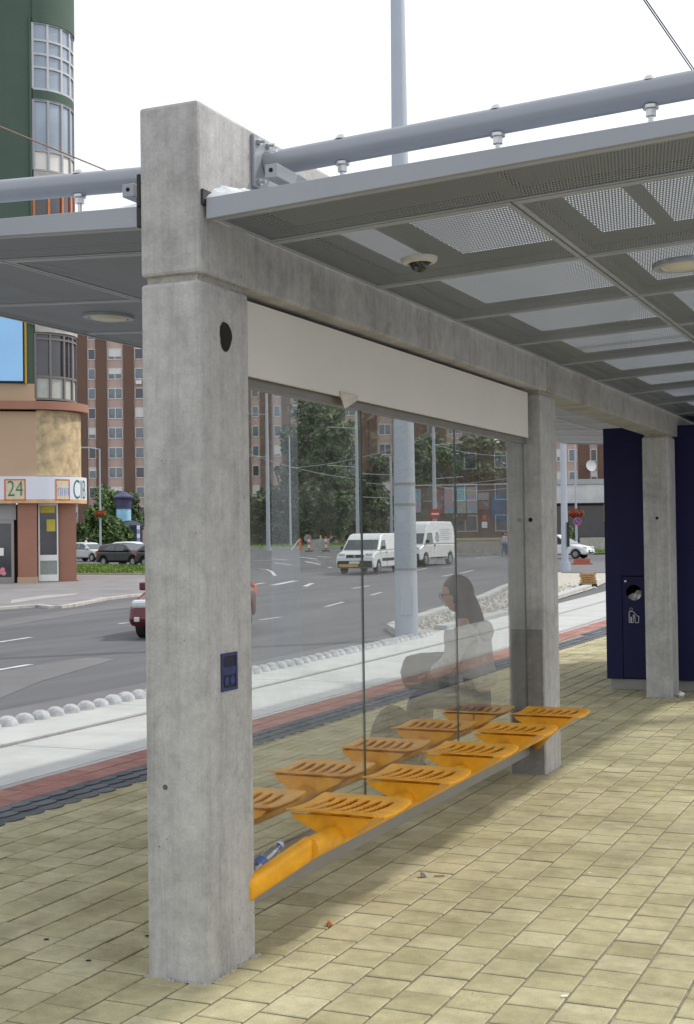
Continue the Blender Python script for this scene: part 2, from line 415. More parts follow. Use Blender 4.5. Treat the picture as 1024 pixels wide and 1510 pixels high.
# sidewalk and grass at the far left
kerb_l = [onground(*p) for p in [(205, 879), (180, 881.5), (150, 885), (125, 890), (100, 895), (82, 897), (60, 895), (20, 897), (-60, 903)]]
walk_pts = [Vector(p) for p in kerb_l] + [onground(-400, 905), site(-400, 80), onground(113, 846), onground(225, 850), onground(330, 848), onground(330, 868)]
mb = MB()
sw = ground_poly('pavement', None, m_walk, .06, 'worn grey asphalt pavement in front of the corner building', world_pts=walk_pts)
band('pavement_kerb', kerb_l, -.02, .22, .09, m_kerb, 'old stone kerb curving round the far pavement', piece=1.1, pname='kerb_stone')
ground_poly('pavement_repair', [(15, 893), (60, 886), (110, 880), (118, 877), (70, 880), (18, 887)], mat('pale_repair', (.34, .33, .32), .9, var=.15, scale=2), .066, 'pale repaired strip in the far pavement')
# grass strips
def grass_strip(name, px, label, n=9000, h=.22, world_pts=None):
    pts = world_pts or [onground(*p) for p in px]
    o = ground_poly(name, None, m_grass, .09, label, world_pts=pts); 
    xs = [p.x for p in pts]; ys = [p.y for p in pts]
    def inside(x, y):
        c = False
        for a, b in zip(pts, pts[1:]+pts[:1]):
            if (a.y > y) != (b.y > y) and x < (b.x-a.x)*(y-a.y)/(b.y-a.y)+a.x: c = not c
        return c
    mb = MB(); k = 0; tries = 0
    while k < n and tries < n*6:
        tries += 1
        x = random.uniform(min(xs), max(xs)); y = random.uniform(min(ys), max(ys))
        if not inside(x, y): continue
        k += 1; z = zxy(x, y)+.08; a = random.uniform(0, 6.28); w = random.uniform(.02, .05); hh = h*random.uniform(.3, 1.0)
        lx, ly = random.uniform(-.1, .1), random.uniform(-.1, .1)
        mb.quad((x-w*math.cos(a), y-w*math.sin(a), z), (x+w*math.cos(a), y+w*math.sin(a), z), (x+lx, y+ly, z+hh))
    b = mb.build('grass_blades', m_blade); tag(b, label.replace('strip', 'blades'), 'grass', None, 'stuff')
    return o
grass_strip('grass_verge', [(108, 848), (230, 848), (330, 846), (330, 838), (230, 838), (108, 836)], 'bright green grass strip below the parked cars')
band('verge_kerb', [onground(108, 849), onground(230, 849.5), onground(330, 848)], 0, .2, .14, m_kerb, 'low stone kerb in front of the grass strip', piece=2.2, pname='kerb_stone')
grass_strip('grass_verge', [(340, 808.5), (480, 808.5), (530, 808.5), (530, 800), (340, 800)], 'mown grass strip beyond the junction', 3500, .3,
            world_pts=[site(340, 135), site(475, 135), site(560, 135), site(560, 175), site(340, 175)])
band('far_kerb', [site(340, 134), site(475, 134), site(560, 134)], 0, .4, .15, m_kerb, 'pale kerb in front of the far grass strip')

# road markings and patches
marks = [((-30, 951.5), (46, 940), .13), ((-10, 989.6), (46, 980), .13), ((175, 920), (190, 918.5), .12), ((480, 895), (506, 888), .12), ((383, 914.5), (415, 910), .12), ((547, 878), (563, 873.5), .12),
         ((648, 838), (672, 835.5), .15), ((653, 850), (668, 847), .15), ((679, 845.5), (698, 841), .15), ((613, 841), (630, 838), .15), ((403, 863), (436, 856.5), .32), ((450, 865), (461, 860), .22),
         ((400, 824), (424, 826), .2), ((450, 828), (470, 832), .2), ((470, 832), (489, 837.5), .2), ((442, 821.5), (466, 824.5), .3), ((468, 820.5), (489, 822), .3), ((374, 827), (402, 826), .3),
         ((383, 839), (394, 840), .12), ((394, 840), (401, 843), .14), ((401, 843), (406, 849), .16), ((376, 862), (390, 859.5), .2), ((404, 830), (430, 833), .2), ((520, 868), (545, 864), .15), ((700, 823), (740, 820), .3),
         ((690, 812), (745, 811), .3), ((60, 878), (62, 877.8), .05)]
ml = bpy.data.objects.new('road_markings', None); C.objects.link(ml); tag(ml, 'white painted lane dashes on the asphalt road', None, None, 'structure')
for (a, b, w) in marks[:-1]:
    A = onground(*a); B = onground(*b); d = Vector((B.x-A.x, B.y-A.y, 0)).normalized(); n = Vector((-d.y, d.x, 0))*w/2
    mb = MB(); P = [A-n, A+n, B+n, B-n]
    mb.quad(*[(p.x, p.y, zxy(p.x, p.y)+.006) for p in P]); mb.build('lane_marking', m_mark, ml)
ground_poly('asphalt_patch', [(0, 1030), (60, 1005), (172, 972), (130, 970), (95, 974), (0, 992)], m_patch, .004, 'paler trapezoid asphalt repair in the near lane')
ground_poly('asphalt_patch', [(0, 925), (120, 905), (215, 893), (215, 884), (120, 897), (0, 915)], m_patch, .004, 'pale worn asphalt edge beside the far kerb')
# worn pale band next to the domes
sheet('gutter_strip', [-10.3, -9.52], list(range(4, 40)), -.296, m_patch, 'worn pale gutter strip between road and concrete domes', follow=True)

# ------------------------------------------------------------------ track beds
def mx(x): return -5.49-x            # the island platform is the same on both sides
def track(side):
    f = (lambda x: x) if side < 0 else mx
    root = bpy.data.objects.new('tram_track_bed', None); C.objects.link(root)
    tag(root, 'pale concrete tram track bed below the platform edge' if side < 0 else 'pale concrete tram track bed on the far side of the island platform', None, None, 'structure')
    def slab(x0, x1, y0, y1):
        mb = MB(); g = .008; vs = []
        for z in (-.5, -.276):
            for y in (y0+g, y1-g):
                for x in (x0, x1): vs.append((f(x)+(curve_off(y) if side < 0 else -curve_off(y)), y, z))
        mb.add(vs, [(0, 2, 3, 1), (4, 5, 7, 6), (0, 1, 5, 4), (2, 6, 7, 3), (0, 4, 6, 2), (1, 3, 7, 5)])
        mb.build('concrete_slab', m_slab, root)
    ys = [1.5+3.1*k for k in range(0, 20)]
    for y0, y1 in zip(ys, ys[1:]):
        slab(-9.50, -8.47, y0, y1); slab(-8.33, -7.04, y0, y1); slab(-6.90, -6.0, y0, y1)
    for xr in (-8.40, -6.97):
        for nm, x0, x1, z0, z1, m in (('rail', -.028, .03, -.5, -.268, m_steel), ('rail_rubber', .031, .068, -.5, -.283, mat('rail_filler', (.42, .39, .32), .9)), ('rail_groove', -.068, -.029, -.5, -.30, m_black)):
            mb = MB(); yy = [1.5+2*k for k in range(30)]
            for a, b in zip(yy, yy[1:]):
                vs = []
                for z in (z0, z1):
                    for y in (a, b):
                        for x in (xr+x0, xr+x1): vs.append((f(x)+(curve_off(y) if side < 0 else -curve_off(y)), y, z))
                mb.add(vs, [(4, 5, 7, 6), (0, 1, 5, 4), (2, 6, 7, 3), (0, 4, 6, 2), (1, 3, 7, 5)])
            mb.build(nm, m, root)
track(-1); track(1)
# domes: a row of concrete half balls between track and road
mb = MB(); prof = [(.0, .108)] + [(.115*math.sin(a)**.9, .105*math.cos(a)+.004) for a in [R(18*k) for k in range(1, 6)]] + [(.122, -.01)]
mb.lathe(list(reversed(prof[1:])) + [(.001, .108)], n=20)
dome_me = mb.data('concrete_dome', m_dome, True)
ORD = ['first', 'second', 'third', 'fourth', 'fifth', 'sixth', 'seventh', 'eighth', 'ninth', 'tenth', 'eleventh', 'twelfth', 'thirteenth', 'fourteenth', 'fifteenth', 'sixteenth', 'seventeenth', 'eighteenth', 'nineteenth', 'twentieth']
def ords_(k): return ORD[k] if k < 20 else 'twenty-'+ORD[k-20] if k > 19 and k < 29 else 'thirtieth'
def dome_label(y, k):
    px = (Vector((-9.29, y, -.2))-Vector((0, 0, EYE))); px = 512+FOC*px.dot(RT)/px.dot(FW)
    if px < 213: return '%s pale concrete dome from the left picture edge' % ords_(k)
    if px < 376:
        dome_label.h = getattr(dome_label, 'h', -1)+1; return '%s dome of the row hidden behind the nearest column' % ords_(dome_label.h)
    if not hasattr(dome_label, 'n'): dome_label.n = 0
    dome_label.n += 1
    return '%s pale concrete dome seen through the glass, counted from the nearest column' % ords_(dome_label.n-1)
nd = 0
y = 11.62
while y < 25.6:
    o = link('concrete_dome', dome_me, None, loc=(-9.29+curve_off(y)*1.1+random.uniform(-.012, .012), y, -.276)); o.rotation_euler = (random.uniform(-.06, .06), random.uniform(-.06, .06), random.uniform(0, 6))
    s = random.uniform(.94, 1.05); o.scale = (s, s, s*random.uniform(.92, 1.05))
    tag(o, dome_label(y, nd), 'concrete dome', 'concrete domes between tram track and road')
    y += random.uniform(.282, .298); nd += 1

# platform body
plat = bpy.data.objects.new('platform', None); C.objects.link(plat); tag(plat, 'raised tram stop platform paved in yellow with slate and red edge bands', None, None, 'structure')
mb = MB(); ys = [-6+2*k for k in range(0, 26)]
for a, b in zip(ys, ys[1:]):
    vs = []
    for z in (-.5, -.055):
        for y in (a, b):
            for x in (-5.985, .495): vs.append((x+(curve_off(y)*(1 if x < -3 else -1)), y, z))
    mb.add(vs, [(4, 5, 7, 6), (0, 4, 6, 2), (1, 3, 7, 5), (0, 1, 5, 4), (2, 6, 7, 3)])
mb.build('platform_base', m_sand, plat)
mb = MB()
for a, b in zip(ys, ys[1:]):
    for x0, x1 in ((-6.0, -5.985), (.495, .51)):
        vs = []
        for z in (-.5, -.004):
            for y in (a, b):
                for x in (x0, x1): vs.append((x+(curve_off(y)*(1 if x < -3 else -1)), y, z))
        mb.add(vs, [(4, 5, 7, 6), (0, 4, 6, 2), (1, 3, 7, 5)])
mb.build('platform_edge', m_kerb, plat)
mb = MB(); mb.box(-5.98, .49, -6, 44, -.09, -.0105)
mb.build('joint_sand', m_sand, plat)

def paver_mesh(name, w, l, m, ch=.004, gap=.0046):
    mb = MB(); a, b = w/2-gap, l/2-gap
    lv = [(a-ch, b-ch, 0), (a, b, -ch*.8), (a, b, -.05)]
    vs = []
    for (x, y, z) in lv: vs += [(-x, -y, z), (x, -y, z), (x, y, z), (-x, y, z)]
    fs = [(0, 1, 2, 3)]
    for k in (0, 4): fs += [(k+i, k+(i+1) % 4, k+4+(i+1) % 4, k+4+i) for i in range(4)]
    mb.add(vs, fs); mb.mi = [0]*5+[1]*4; return mb
pieces = []      # (kind, x, y, w, l)
PITCH_Y = .2035
k = -21
while True:
    xc = -1.305+.1*1+.1985*k; k += 1
    if xc < -5.20: continue
    if xc > -.30: break
    off = 0 if k % 2 else PITCH_Y/2
    off += random.uniform(-.012, .012)
    y = 4.961-PITCH_Y*22+off
    while y < 42:
        pieces.append(('yellow', xc, y, .1985, PITCH_Y)); y += PITCH_Y
for xc, o_ in ((-5.89, 0), (-5.69, .1), (.20, 0), (.40, .1)):
    y = .5+o_
    while y < 42: pieces.append(('red', xc, y, .2, .2)); y += .2
half = paver_mesh('paver', .1985, PITCH_Y, m_pave)
colmask = [(-2.88, -2.614, 4.544+4.82*i, 4.946+4.82*i) for i in range(4)]
def clash(x, y): return any(a-.02 < x < b+.02 and c-.02 < y < d_+.02 for a, b, c, d_ in colmask)
def jit(): return random.uniform(-.0020, .0014), random.uniform(-.006, .006), random.uniform(-.009, .009), random.uniform(-.008, .008)
for kind, m, nm, lim in (('yellow', m_pave, 'paver', 300), ('red', m_red, 'red_paver', 90)):
    ps = [p for p in pieces if p[0] == kind]
    vis = sorted([p for p in ps if inframe((p[1], p[2], 0), .02)], key=lambda p: p[2]*FH.y+p[1]*FH.x)
    near = set(id(p) for p in vis[:lim])
    w, l = (.1985, PITCH_Y) if kind == 'yellow' else (.2, .2)
    base = paver_mesh(nm, w, l, m); me = base.data(nm, [m, m_flank])
    big = MB(); tones = []
    for p in ps:
        dz, ax, ay, az = jit()
        if id(p) in near:
            o = link(nm, me, plat, loc=(p[1], p[2], dz)); o.rotation_euler = (ax, ay, az*.7)
        else:
            T = Matrix.Translation((p[1]+(curve_off(p[2]) if p[1] < -3 else 0)*.0, p[2], dz)) @ Matrix.Rotation(ax, 4, 'X') @ Matrix.Rotation(ay, 4, 'Y') @ Matrix.Rotation(az*.7, 4, 'Z')
            far = p[2] > 14
            if kind == 'red' : T = Matrix.Translation((curve_off(p[2])*(1 if p[1] < -3 else -1), 0, 0)) @ T
            vs = [T @ Vector(v) for v in base.v]; fs = base.f[:5] if far else base.f
            big.add(vs, fs); big.mi[-len(fs):] = base.mi[:len(fs)]; tones += [random.random()]*len(fs)
    bme = big.data(nm+'_field', [m, m_flank])
    at = bme.attributes.new('tone', 'FLOAT', 'FACE'); at.data.foreach_set('value', tones)
    o = link('distant_'+('yellow' if kind == 'yellow' else 'red')+'_pavers', bme, plat); o['kind'] = 'stuff'
# slate scales
mb = MB(); w = .097; n = 11
outl = [(-.060, -w), (-.060, w), (.0, w)] + [(.0+.060*math.sin(math.pi*(i+1)/n), w*math.cos(math.pi*(i+1)/n)) for i in range(n-1)] + [(.0, -w)]
vs = [(x, y, .001+.07*max(0, x+.02)) for x, y in outl] + [(x, y, -.02) for x, y in outl]
m_ = len(outl); mb.add(vs, [tuple(range(m_))] + [(i, (i+1) % m_, (i+1) % m_+m_, i+m_) for i in range(m_)])
sc_me = mb.data('slate_scale', m_dark)
sc = []
for col in range(3):
    for side in (-1, 1):
        xc = -5.525+.127*col+.0; xc = xc if side < 0 else mx(xc)
        y = 1.0+(.1 if col % 2 else 0)
        while y < 42: sc.append((xc, y, side)); y += .2
vis = sorted([p for p in sc if inframe((p[0], p[1], 0), .01)], key=lambda p: p[1]*FH.y+p[0]*FH.x)
near = set(id(p) for p in vis[:240]); big = MB(); tones = []
for p in sc:
    if id(p) in near:
        o = link('slate_scale', sc_me, plat, loc=(p[0], p[1], random.uniform(-.001, .001))); o.rotation_euler = (0, random.uniform(-.01, .01), 0)
    else:
        s_ = curve_off(p[1])*(-p[2])
        big.add([(v[0]+p[0]+s_, v[1]+p[1], v[2]) for v in mb.v], mb.f); tones += [random.random()]*len(mb.f)
bme = big.data('slate_scale_field', m_dark); at = bme.attributes.new('tone', 'FLOAT', 'FACE'); at.data.foreach_set('value', tones)
o = link('distant_slate_scales', bme, plat); o['kind'] = 'stuff'
mb = MB()
for xs in ((-5.595, -5.205), (mx(-5.205), mx(-5.595))): mb.box(xs[0], xs[1], -6, 44, -.05, -.004)
mb.build('slate_bed', m_joint_dark, plat)

# verge right of the mast: gravel, kerb, small wall
vw = [(-9.6, 24.9), (-10.7, 27), (-11.3, 30), (-13, 40.3), (-14.7, 48), (-17.0, 60), (-16.5, 70), (-12.0, 66), (-12.6, 55), (-11.7, 48), (-10.6, 38), (-9.9, 30)]
ground_poly('gravel_verge', None, m_rubble, .03, 'dusty gravel verge with rubble beside the far track', world_pts=[Vector((x, y, 0)) for x, y in vw])
band('verge_kerb', [Vector((x, y, -.3)) for x, y in [(-9.75, 25.2), (-10.8, 27.2), (-11.4, 30.2), (-13.1, 40.3), (-14.8, 48), (-17.1, 60)]], 0, .28, .14, m_slab, 'pale new kerb curving between road and gravel verge', piece=1.0, pname='kerb_stone')
band('track_kerb', [Vector((x, y, -.3)) for x, y in [(-9.65, 27), (-9.75, 30), (-10.3, 36), (-11.1, 42), (-12.1, 50), (-13.9, 60)]], 0, .3, .13, m_slab, 'pale concrete kerb along the outer tram rail', piece=1.0, pname='kerb_stone')
mbq = MB()
for i in range(900):
    u = random.random(); y = 27+u*33; xl = -10.9-(y-27)*.185; xr_ = -10.0-(y-27)*.085
    x = random.uniform(xl, xr_); s = random.uniform(.03, .12); z = -.27
    mbq.add([(x-s, y-s*.7, z-.02), (x+s, y-s, z-.02), (x+s*.8, y+s, z-.02), (x-s*.9, y+s*.8, z-.02), (x+random.uniform(-.3, .3)*s, y, z+s*random.uniform(.4, 1.1))], [(0, 1, 4), (1, 2, 4), (2, 3, 4), (3, 0, 4)])
tag(mbq.build('rubble', m_rubble), 'loose rubble strewn over the gravel verge', 'rubble', None, 'stuff')

# ------------------------------------------------------------------ shelter frame
CX0, CX1, W, D, SP, Y1, ZB, ZT = -2.881, -2.614, .267, .402, 4.82, 4.544, 2.735, 3.407
ords = ['nearest', 'second', 'third', 'fourth, beyond the blue kiosk,']
for i in range(4):
    y0 = Y1+SP*i
    lab = ['nearest grey concrete column with a blue socket box and black hole', 'concrete column at the far end of the orange bench and glass',
           'concrete column standing right in front of the navy blue kiosk', 'concrete column behind the navy blue kiosk'][i]
    c = thing('concrete_column', ((CX0+CX1)/2, y0+D/2, 0), 0, lab, 'column', 'concrete columns of the tram shelter')
    mb = MB(); mb.box(-W/2, W/2, -D/2, D/2, -.1, ZB-.028)
    mb.build('shaft', m_conc, c, bevel=.014)
    if i == 0:
        # cast-in hole, drawn as an irregular dark hollow on the +X face
        mb = MB(); pts = []
        for k in range(22):
            a = k/22*6.283; r = 1+.07*math.sin(3*a+1)+random.uniform(-.05, .05)
            pts.append((.050*math.cos(a)*r, .058*math.sin(a)*r))
        cy, cz = .0, 2.51
        vs = [(W/2+.002, cy+p[0], cz+p[1]) for p in pts] + [(W/2+.0032, cy+p[0]*.55, cz+p[1]*.6) for p in pts]
        fs = [(k, (k+1) % 22, 22+(k+1) % 22, 22+k) for k in range(22)] + [tuple(range(22, 44))]
        mb.add(vs, fs); mb.build('cable_hole', m_hole, c)
        jb = MB(); y_, z_ = -.005, 1.175
        jb.box(W/2-.02, W/2+.005, y_-.066, y_-.052, z_-.075, z_+.075); jb.box(W/2-.02, W/2+.005, y_+.052, y_+.066, z_-.075, z_+.075)
        jb.box(W/2-.02, W/2+.0045, y_-.052, y_+.052, z_-.075, z_-.062); jb.box(W/2-.02, W/2+.0045, y_-.052, y_+.052, z_+.062, z_+.075)
        jb.box(W/2-.02, W/2+.0035, y_-.052, y_+.052, z_-.012, z_+.02)
        j = jb.build('socket_box', m_bluebox, c)
        ib = MB(); ib.box(W/2-.02, W/2+.0015, y_-.053, y_+.053, z_-.063, z_+.063); ib.build('recess', mat('socket_recess', (.008, .01, .035), .7), j)
        for yy in (-.025, .025):
            t_ = MB(); t_.tube((W/2-.01, y_+yy, z_-.035), (W/2+.0045, y_+yy, z_-.035), .018, n=14); t_.build('socket', m_bluebox, j)
        h = MB(); h.tube((-.045, -D/2-.0015, 1.52-.78), (-.045, -D/2+.01, 1.52-.78), .011, n=10); h.build('pin_hole', m_pinhole, c)
    else:
        if i == 1:
            dm = MB(); dm.box(-W/2+.015, W/2-.015, -D/2-.0012, -D/2+.01, .0, 1.03); dm.build('dark_patch', m_conc_dark, c)  # lower front face of this column drawn in darker concrete
        h = MB(); h.tube((.01 if i == 2 else .045, -D/2-.0015, 1.81 if i == 1 else 1.86), (.01 if i == 2 else .045, -D/2+.01, 1.81 if i == 1 else 1.86), .016, n=10); h.build('pin_hole', m_hole, c)
for i in range(3):
    y0 = Y1+SP*i+(0 if i == 0 else .19); y1 = Y1+SP*(i+1)+.19-.012
    if i == 2: y1 += .21
    b = thing('concrete_beam', (0, 0, 0), 0, ['grey concrete beam over the glass screen and orange bench', 'concrete beam between the glass screen column and blue kiosk', 'concrete beam running on past the blue kiosk'][i], 'beam', 'concrete beams under the canopies')
    mb = MB(); mb.box(CX0, CX1, y0, y1, ZB, ZT); mb.build('beam_body', m_conc if i == 0 else m_conc2, b, bevel=.014)
    jm = MB(); jm.box(CX0+.02, CX1-.02, Y1+SP*i+.02, Y1+SP*i+D-.02, ZB-.03, ZB+.002); jm.build('mortar_joint', m_dirtgrey, b)

# glass screen
gs = thing('glass_screen', (-2.745, 0, 0), 0, 'clear glass wind screen behind the orange bench under a white panel', 'glass screen')
Yg = [4.95, 6.405, 7.86, 9.36]; m_edge = mat('glass_edge', (.07, .10, .09), .15)
for i in range(3):
    mb = MB(); mb.box(-.0035, .0035, Yg[i]+(.004 if i else .012), Yg[i+1]-(.004 if i < 2 else .012), .15, 2.352)
    mb.build('pane', m_glass, gs)
    for yy in (Yg[i]+(.004 if i else .012), Yg[i+1]-(.004 if i < 2 else .012)):
        ed = MB(); ed.box(-.0045, .0045, yy-.0014, yy+.0014, .15, 2.351); ed.build('pane_edge', m_edge, gs)
mb = MB(); mb.box(-.02, .02, 4.95, 9.355, 2.352, 2.40); mb.build('top_rail', m_alu, gs)
mb = MB(); mb.box(-.016, .014, 4.95, 9.355, .14, .335); mb.build('kick_plate', m_kick, gs, bevel=.003)
mb = MB(); mb.box(.035, .055, 4.952, 9.30, 2.392, 2.712); mb.box(-.055, -.035, 4.952, 9.30, 2.392, 2.712)
fp = mb.build('fascia_panel', m_white, gs, bevel=.002)
mb = MB(); mb.box(-.034, .034, 4.955, 9.298, 2.402, 2.45); mb.build('fascia_frame', m_alu, gs)
mb = MB()    # torn film hanging off the panel
pts = [(6.02, 2.43), (6.02, 2.41), (6.05, 2.385), (6.08, 2.350), (6.12, 2.365), (6.17, 2.385), (6.24, 2.403), (6.25, 2.43)]
vs = [(.062+.006*math.sin(i*1.7), y, z-.015) for i, (y, z) in enumerate(pts)] + [(.0565, y, z-.015) for y, z in pts]
mb.add(vs, [tuple(range(8)), tuple(reversed(range(8, 16)))] + [(i, i+8, (i+1) % 8+8, (i+1) % 8) for i in range(8)])
mb.build('torn_film', mat('torn_film', (.60, .55, .48), .7), gs)

# benches
def seat_bm():
    # plate with six slots, rounded outer corners; built from a grid outline: frame strips and bars
    mb = MB(); w0, w1 = -.23, .225; h = .205    # x extent, half depth in y
    t0, t1 = 0, .007
    def zc(x, y):
        return .012*max(0, (x-.08)/.13)**2*0 + .014*((y/h)**2) - .006*max(0, (x-.12)/.1)**2
    nx, ny = 96, 30
    bars = []
    slots = [-.155+.058*k for k in range(6)]
    inside = {}
    def keep(x, y):
        # rounded corners
        rr = .05
        for sx, ex in ((1, w1), (-1, w0)):
            cx = ex-sx*rr; 
            r_ = rr if sx > 0 else .02; cx = ex-sx*r_
            if sx*(x-cx) > 0 and abs(y) > h-r_:
                if math.hypot(x-cx, abs(y)-(h-r_)) > r_: return False
        for s in slots:
            c = s+.016*math.sin(y/h*1.5)+.0
            L = .142
            if abs(y) < L:
                hw = .0165*math.sqrt(max(0, 1-(y/L)**4))
                if abs(x-c) < hw: return False
        return True
    X = [w0+(w1-w0)*i/nx for i in range(nx+1)]; Yv = [-h+2*h*j/ny for j in range(ny+1)]
    vid = {}
    def V(i, j, t):
        k = (i, j, t)
        if k not in vid:
            vid[k] = len(mb.v); mb.v.append((X[i], Yv[j], zc(X[i], Yv[j])+t))
        return vid[k]
    cell = {}
    for i in range(nx):
        for j in range(ny): cell[i, j] = keep((X[i]+X[i+1])/2, (Yv[j]+Yv[j+1])/2)
    for (i, j), k_ in cell.items():
        if not k_: continue
        mb.f.append((V(i, j, t1), V(i+1, j, t1), V(i+1, j+1, t1), V(i, j+1, t1))); mb.mi.append(0)
        mb.f.append((V(i, j, t0), V(i, j+1, t0), V(i+1, j+1, t0), V(i+1, j, t0))); mb.mi.append(0)
        for di, dj, a, b in ((-1, 0, (i, j), (i, j+1)), (1, 0, (i+1, j+1), (i+1, j)), (0, -1, (i+1, j), (i, j)), (0, 1, (i, j+1), (i+1, j+1))):
            if not cell.get((i+di, j+dj), False):
                mb.f.append((V(*a, t0), V(*a, t1), V(*b, t1), V(*b, t0))); mb.mi.append(0)
    return mb
SZ = .484
seat_me = seat_bm().data('seat', m_orange)
br = MB()   # V shaped bracket below a seat, a closed folded sheet
def trap(y0, y1, xa, xb, xc, xd, z0, z1):
    return [(xa, z1), (xb, z1), (xc, z0), (xd, z0)]
pr = [(-.215, -.001), (.175, -.001), (.165, -.018), (.075, -.088), (-.06, -.088), (-.19, -.026)]
br.prism(pr, -.185, -.177); br.prism(pr, .177, .185)
low = [p for p in pr[2:]]
for (a, b) in zip(pr[1:], pr[2:]+pr[:1]):
    if a == pr[-1]: continue
    br.quad((a[0], -.18, a[1]), (b[0], -.18, b[1]), (b[0], .18, b[1]), (a[0], .18, a[1]))
br_me = br.data('bracket', m_orange)
def bench(mirror):
    sgn = -1 if mirror else 1
    gx = -2.745
    b = thing('bench', (gx, 0, 0), 0, 'row of five slotted orange seats in front of the glass' if not mirror else 'matching row of orange seats on the road side of the glass', 'bench', 'orange benches either side of the glass')
    TX, TZ = .275, SZ-.088
    mb = MB(); mb.tube((sgn*TX, 5.15, TZ), (sgn*TX, 8.98, TZ), .047, n=24); mb.build('tube', m_orange, b, smooth=True)
    # arms: tapering boxes from column to tube end
    def arm(p0, p1, h0, h1, t):
        q = MB(); p0 = Vector(p0); p1 = Vector(p1)
        d = (p1-p0); s = Vector((d.y, -d.x, 0)).normalized()*t; vs = []
        for p, h in ((p0, h0), (p1, h1)):
            for sg in (-1, 1):
                for z in (-h, h): vs.append(p+s*sg+Vector((0, 0, z)))
        q.add(vs, [(0, 1, 3, 2), (4, 6, 7, 5), (0, 2, 6, 4), (1, 5, 7, 3), (0, 4, 5, 1), (2, 3, 7, 6)])
        q.build('arm', m_orange, b, bevel=.026).modifiers['bevel'].segments = 5
    arm((sgn*.10, 4.90, .262), (sgn*TX, 5.175, TZ+.004), .050, .052, .036)
    arm((sgn*.06, 9.357, .235), (sgn*TX, 8.985, TZ+.004), .060, .050, .03)
    for k in range(5):
        y = 5.60+.85*k
        s = link('seat', seat_me, b, loc=(sgn*.275, y, SZ)); s.scale.x = sgn
        q = link('bracket', br_me, b, loc=(sgn*.275, y, SZ)); q.scale.x = sgn
    return b
bench(False); bench(True)

# bottle lying on the kick plate by the column
bt = thing('water_bottle', (-2.655, 5.06, .405), 0, 'empty clear plastic bottle with blue label leaning by the near column', 'bottle')
m_pet = glass_mat('clear_plastic', (.82, .88, .95), .16, .15, dirt=.05)
mb = MB(); mb.lathe([(.002, 0), (.028, .002), (.032, .012), (.031, .05), (.033, .11), (.03, .145), (.014, .175), (.0125, .19)], n=18); ob = mb.build('bottle_body', m_pet, bt, smooth=True)
mb = MB(); mb.lathe([(.0335, .035), (.0342, .038), (.0342, .070), (.0335, .073)], n=18); o2 = mb.build('bottle_label', mat('bottle_label', (.08, .13, .32), .5), bt)
mb = MB(); mb.lathe([(.0155, .188), (.0155, .205), (.001, .206)], n=14); o3 = mb.build('bottle_cap', mat('bottle_cap', (.45, .5, .75), .5), bt)
bt.location = (-2.640, 4.975, .325); bt.rotation_euler = (R(-64), R(26), 0)

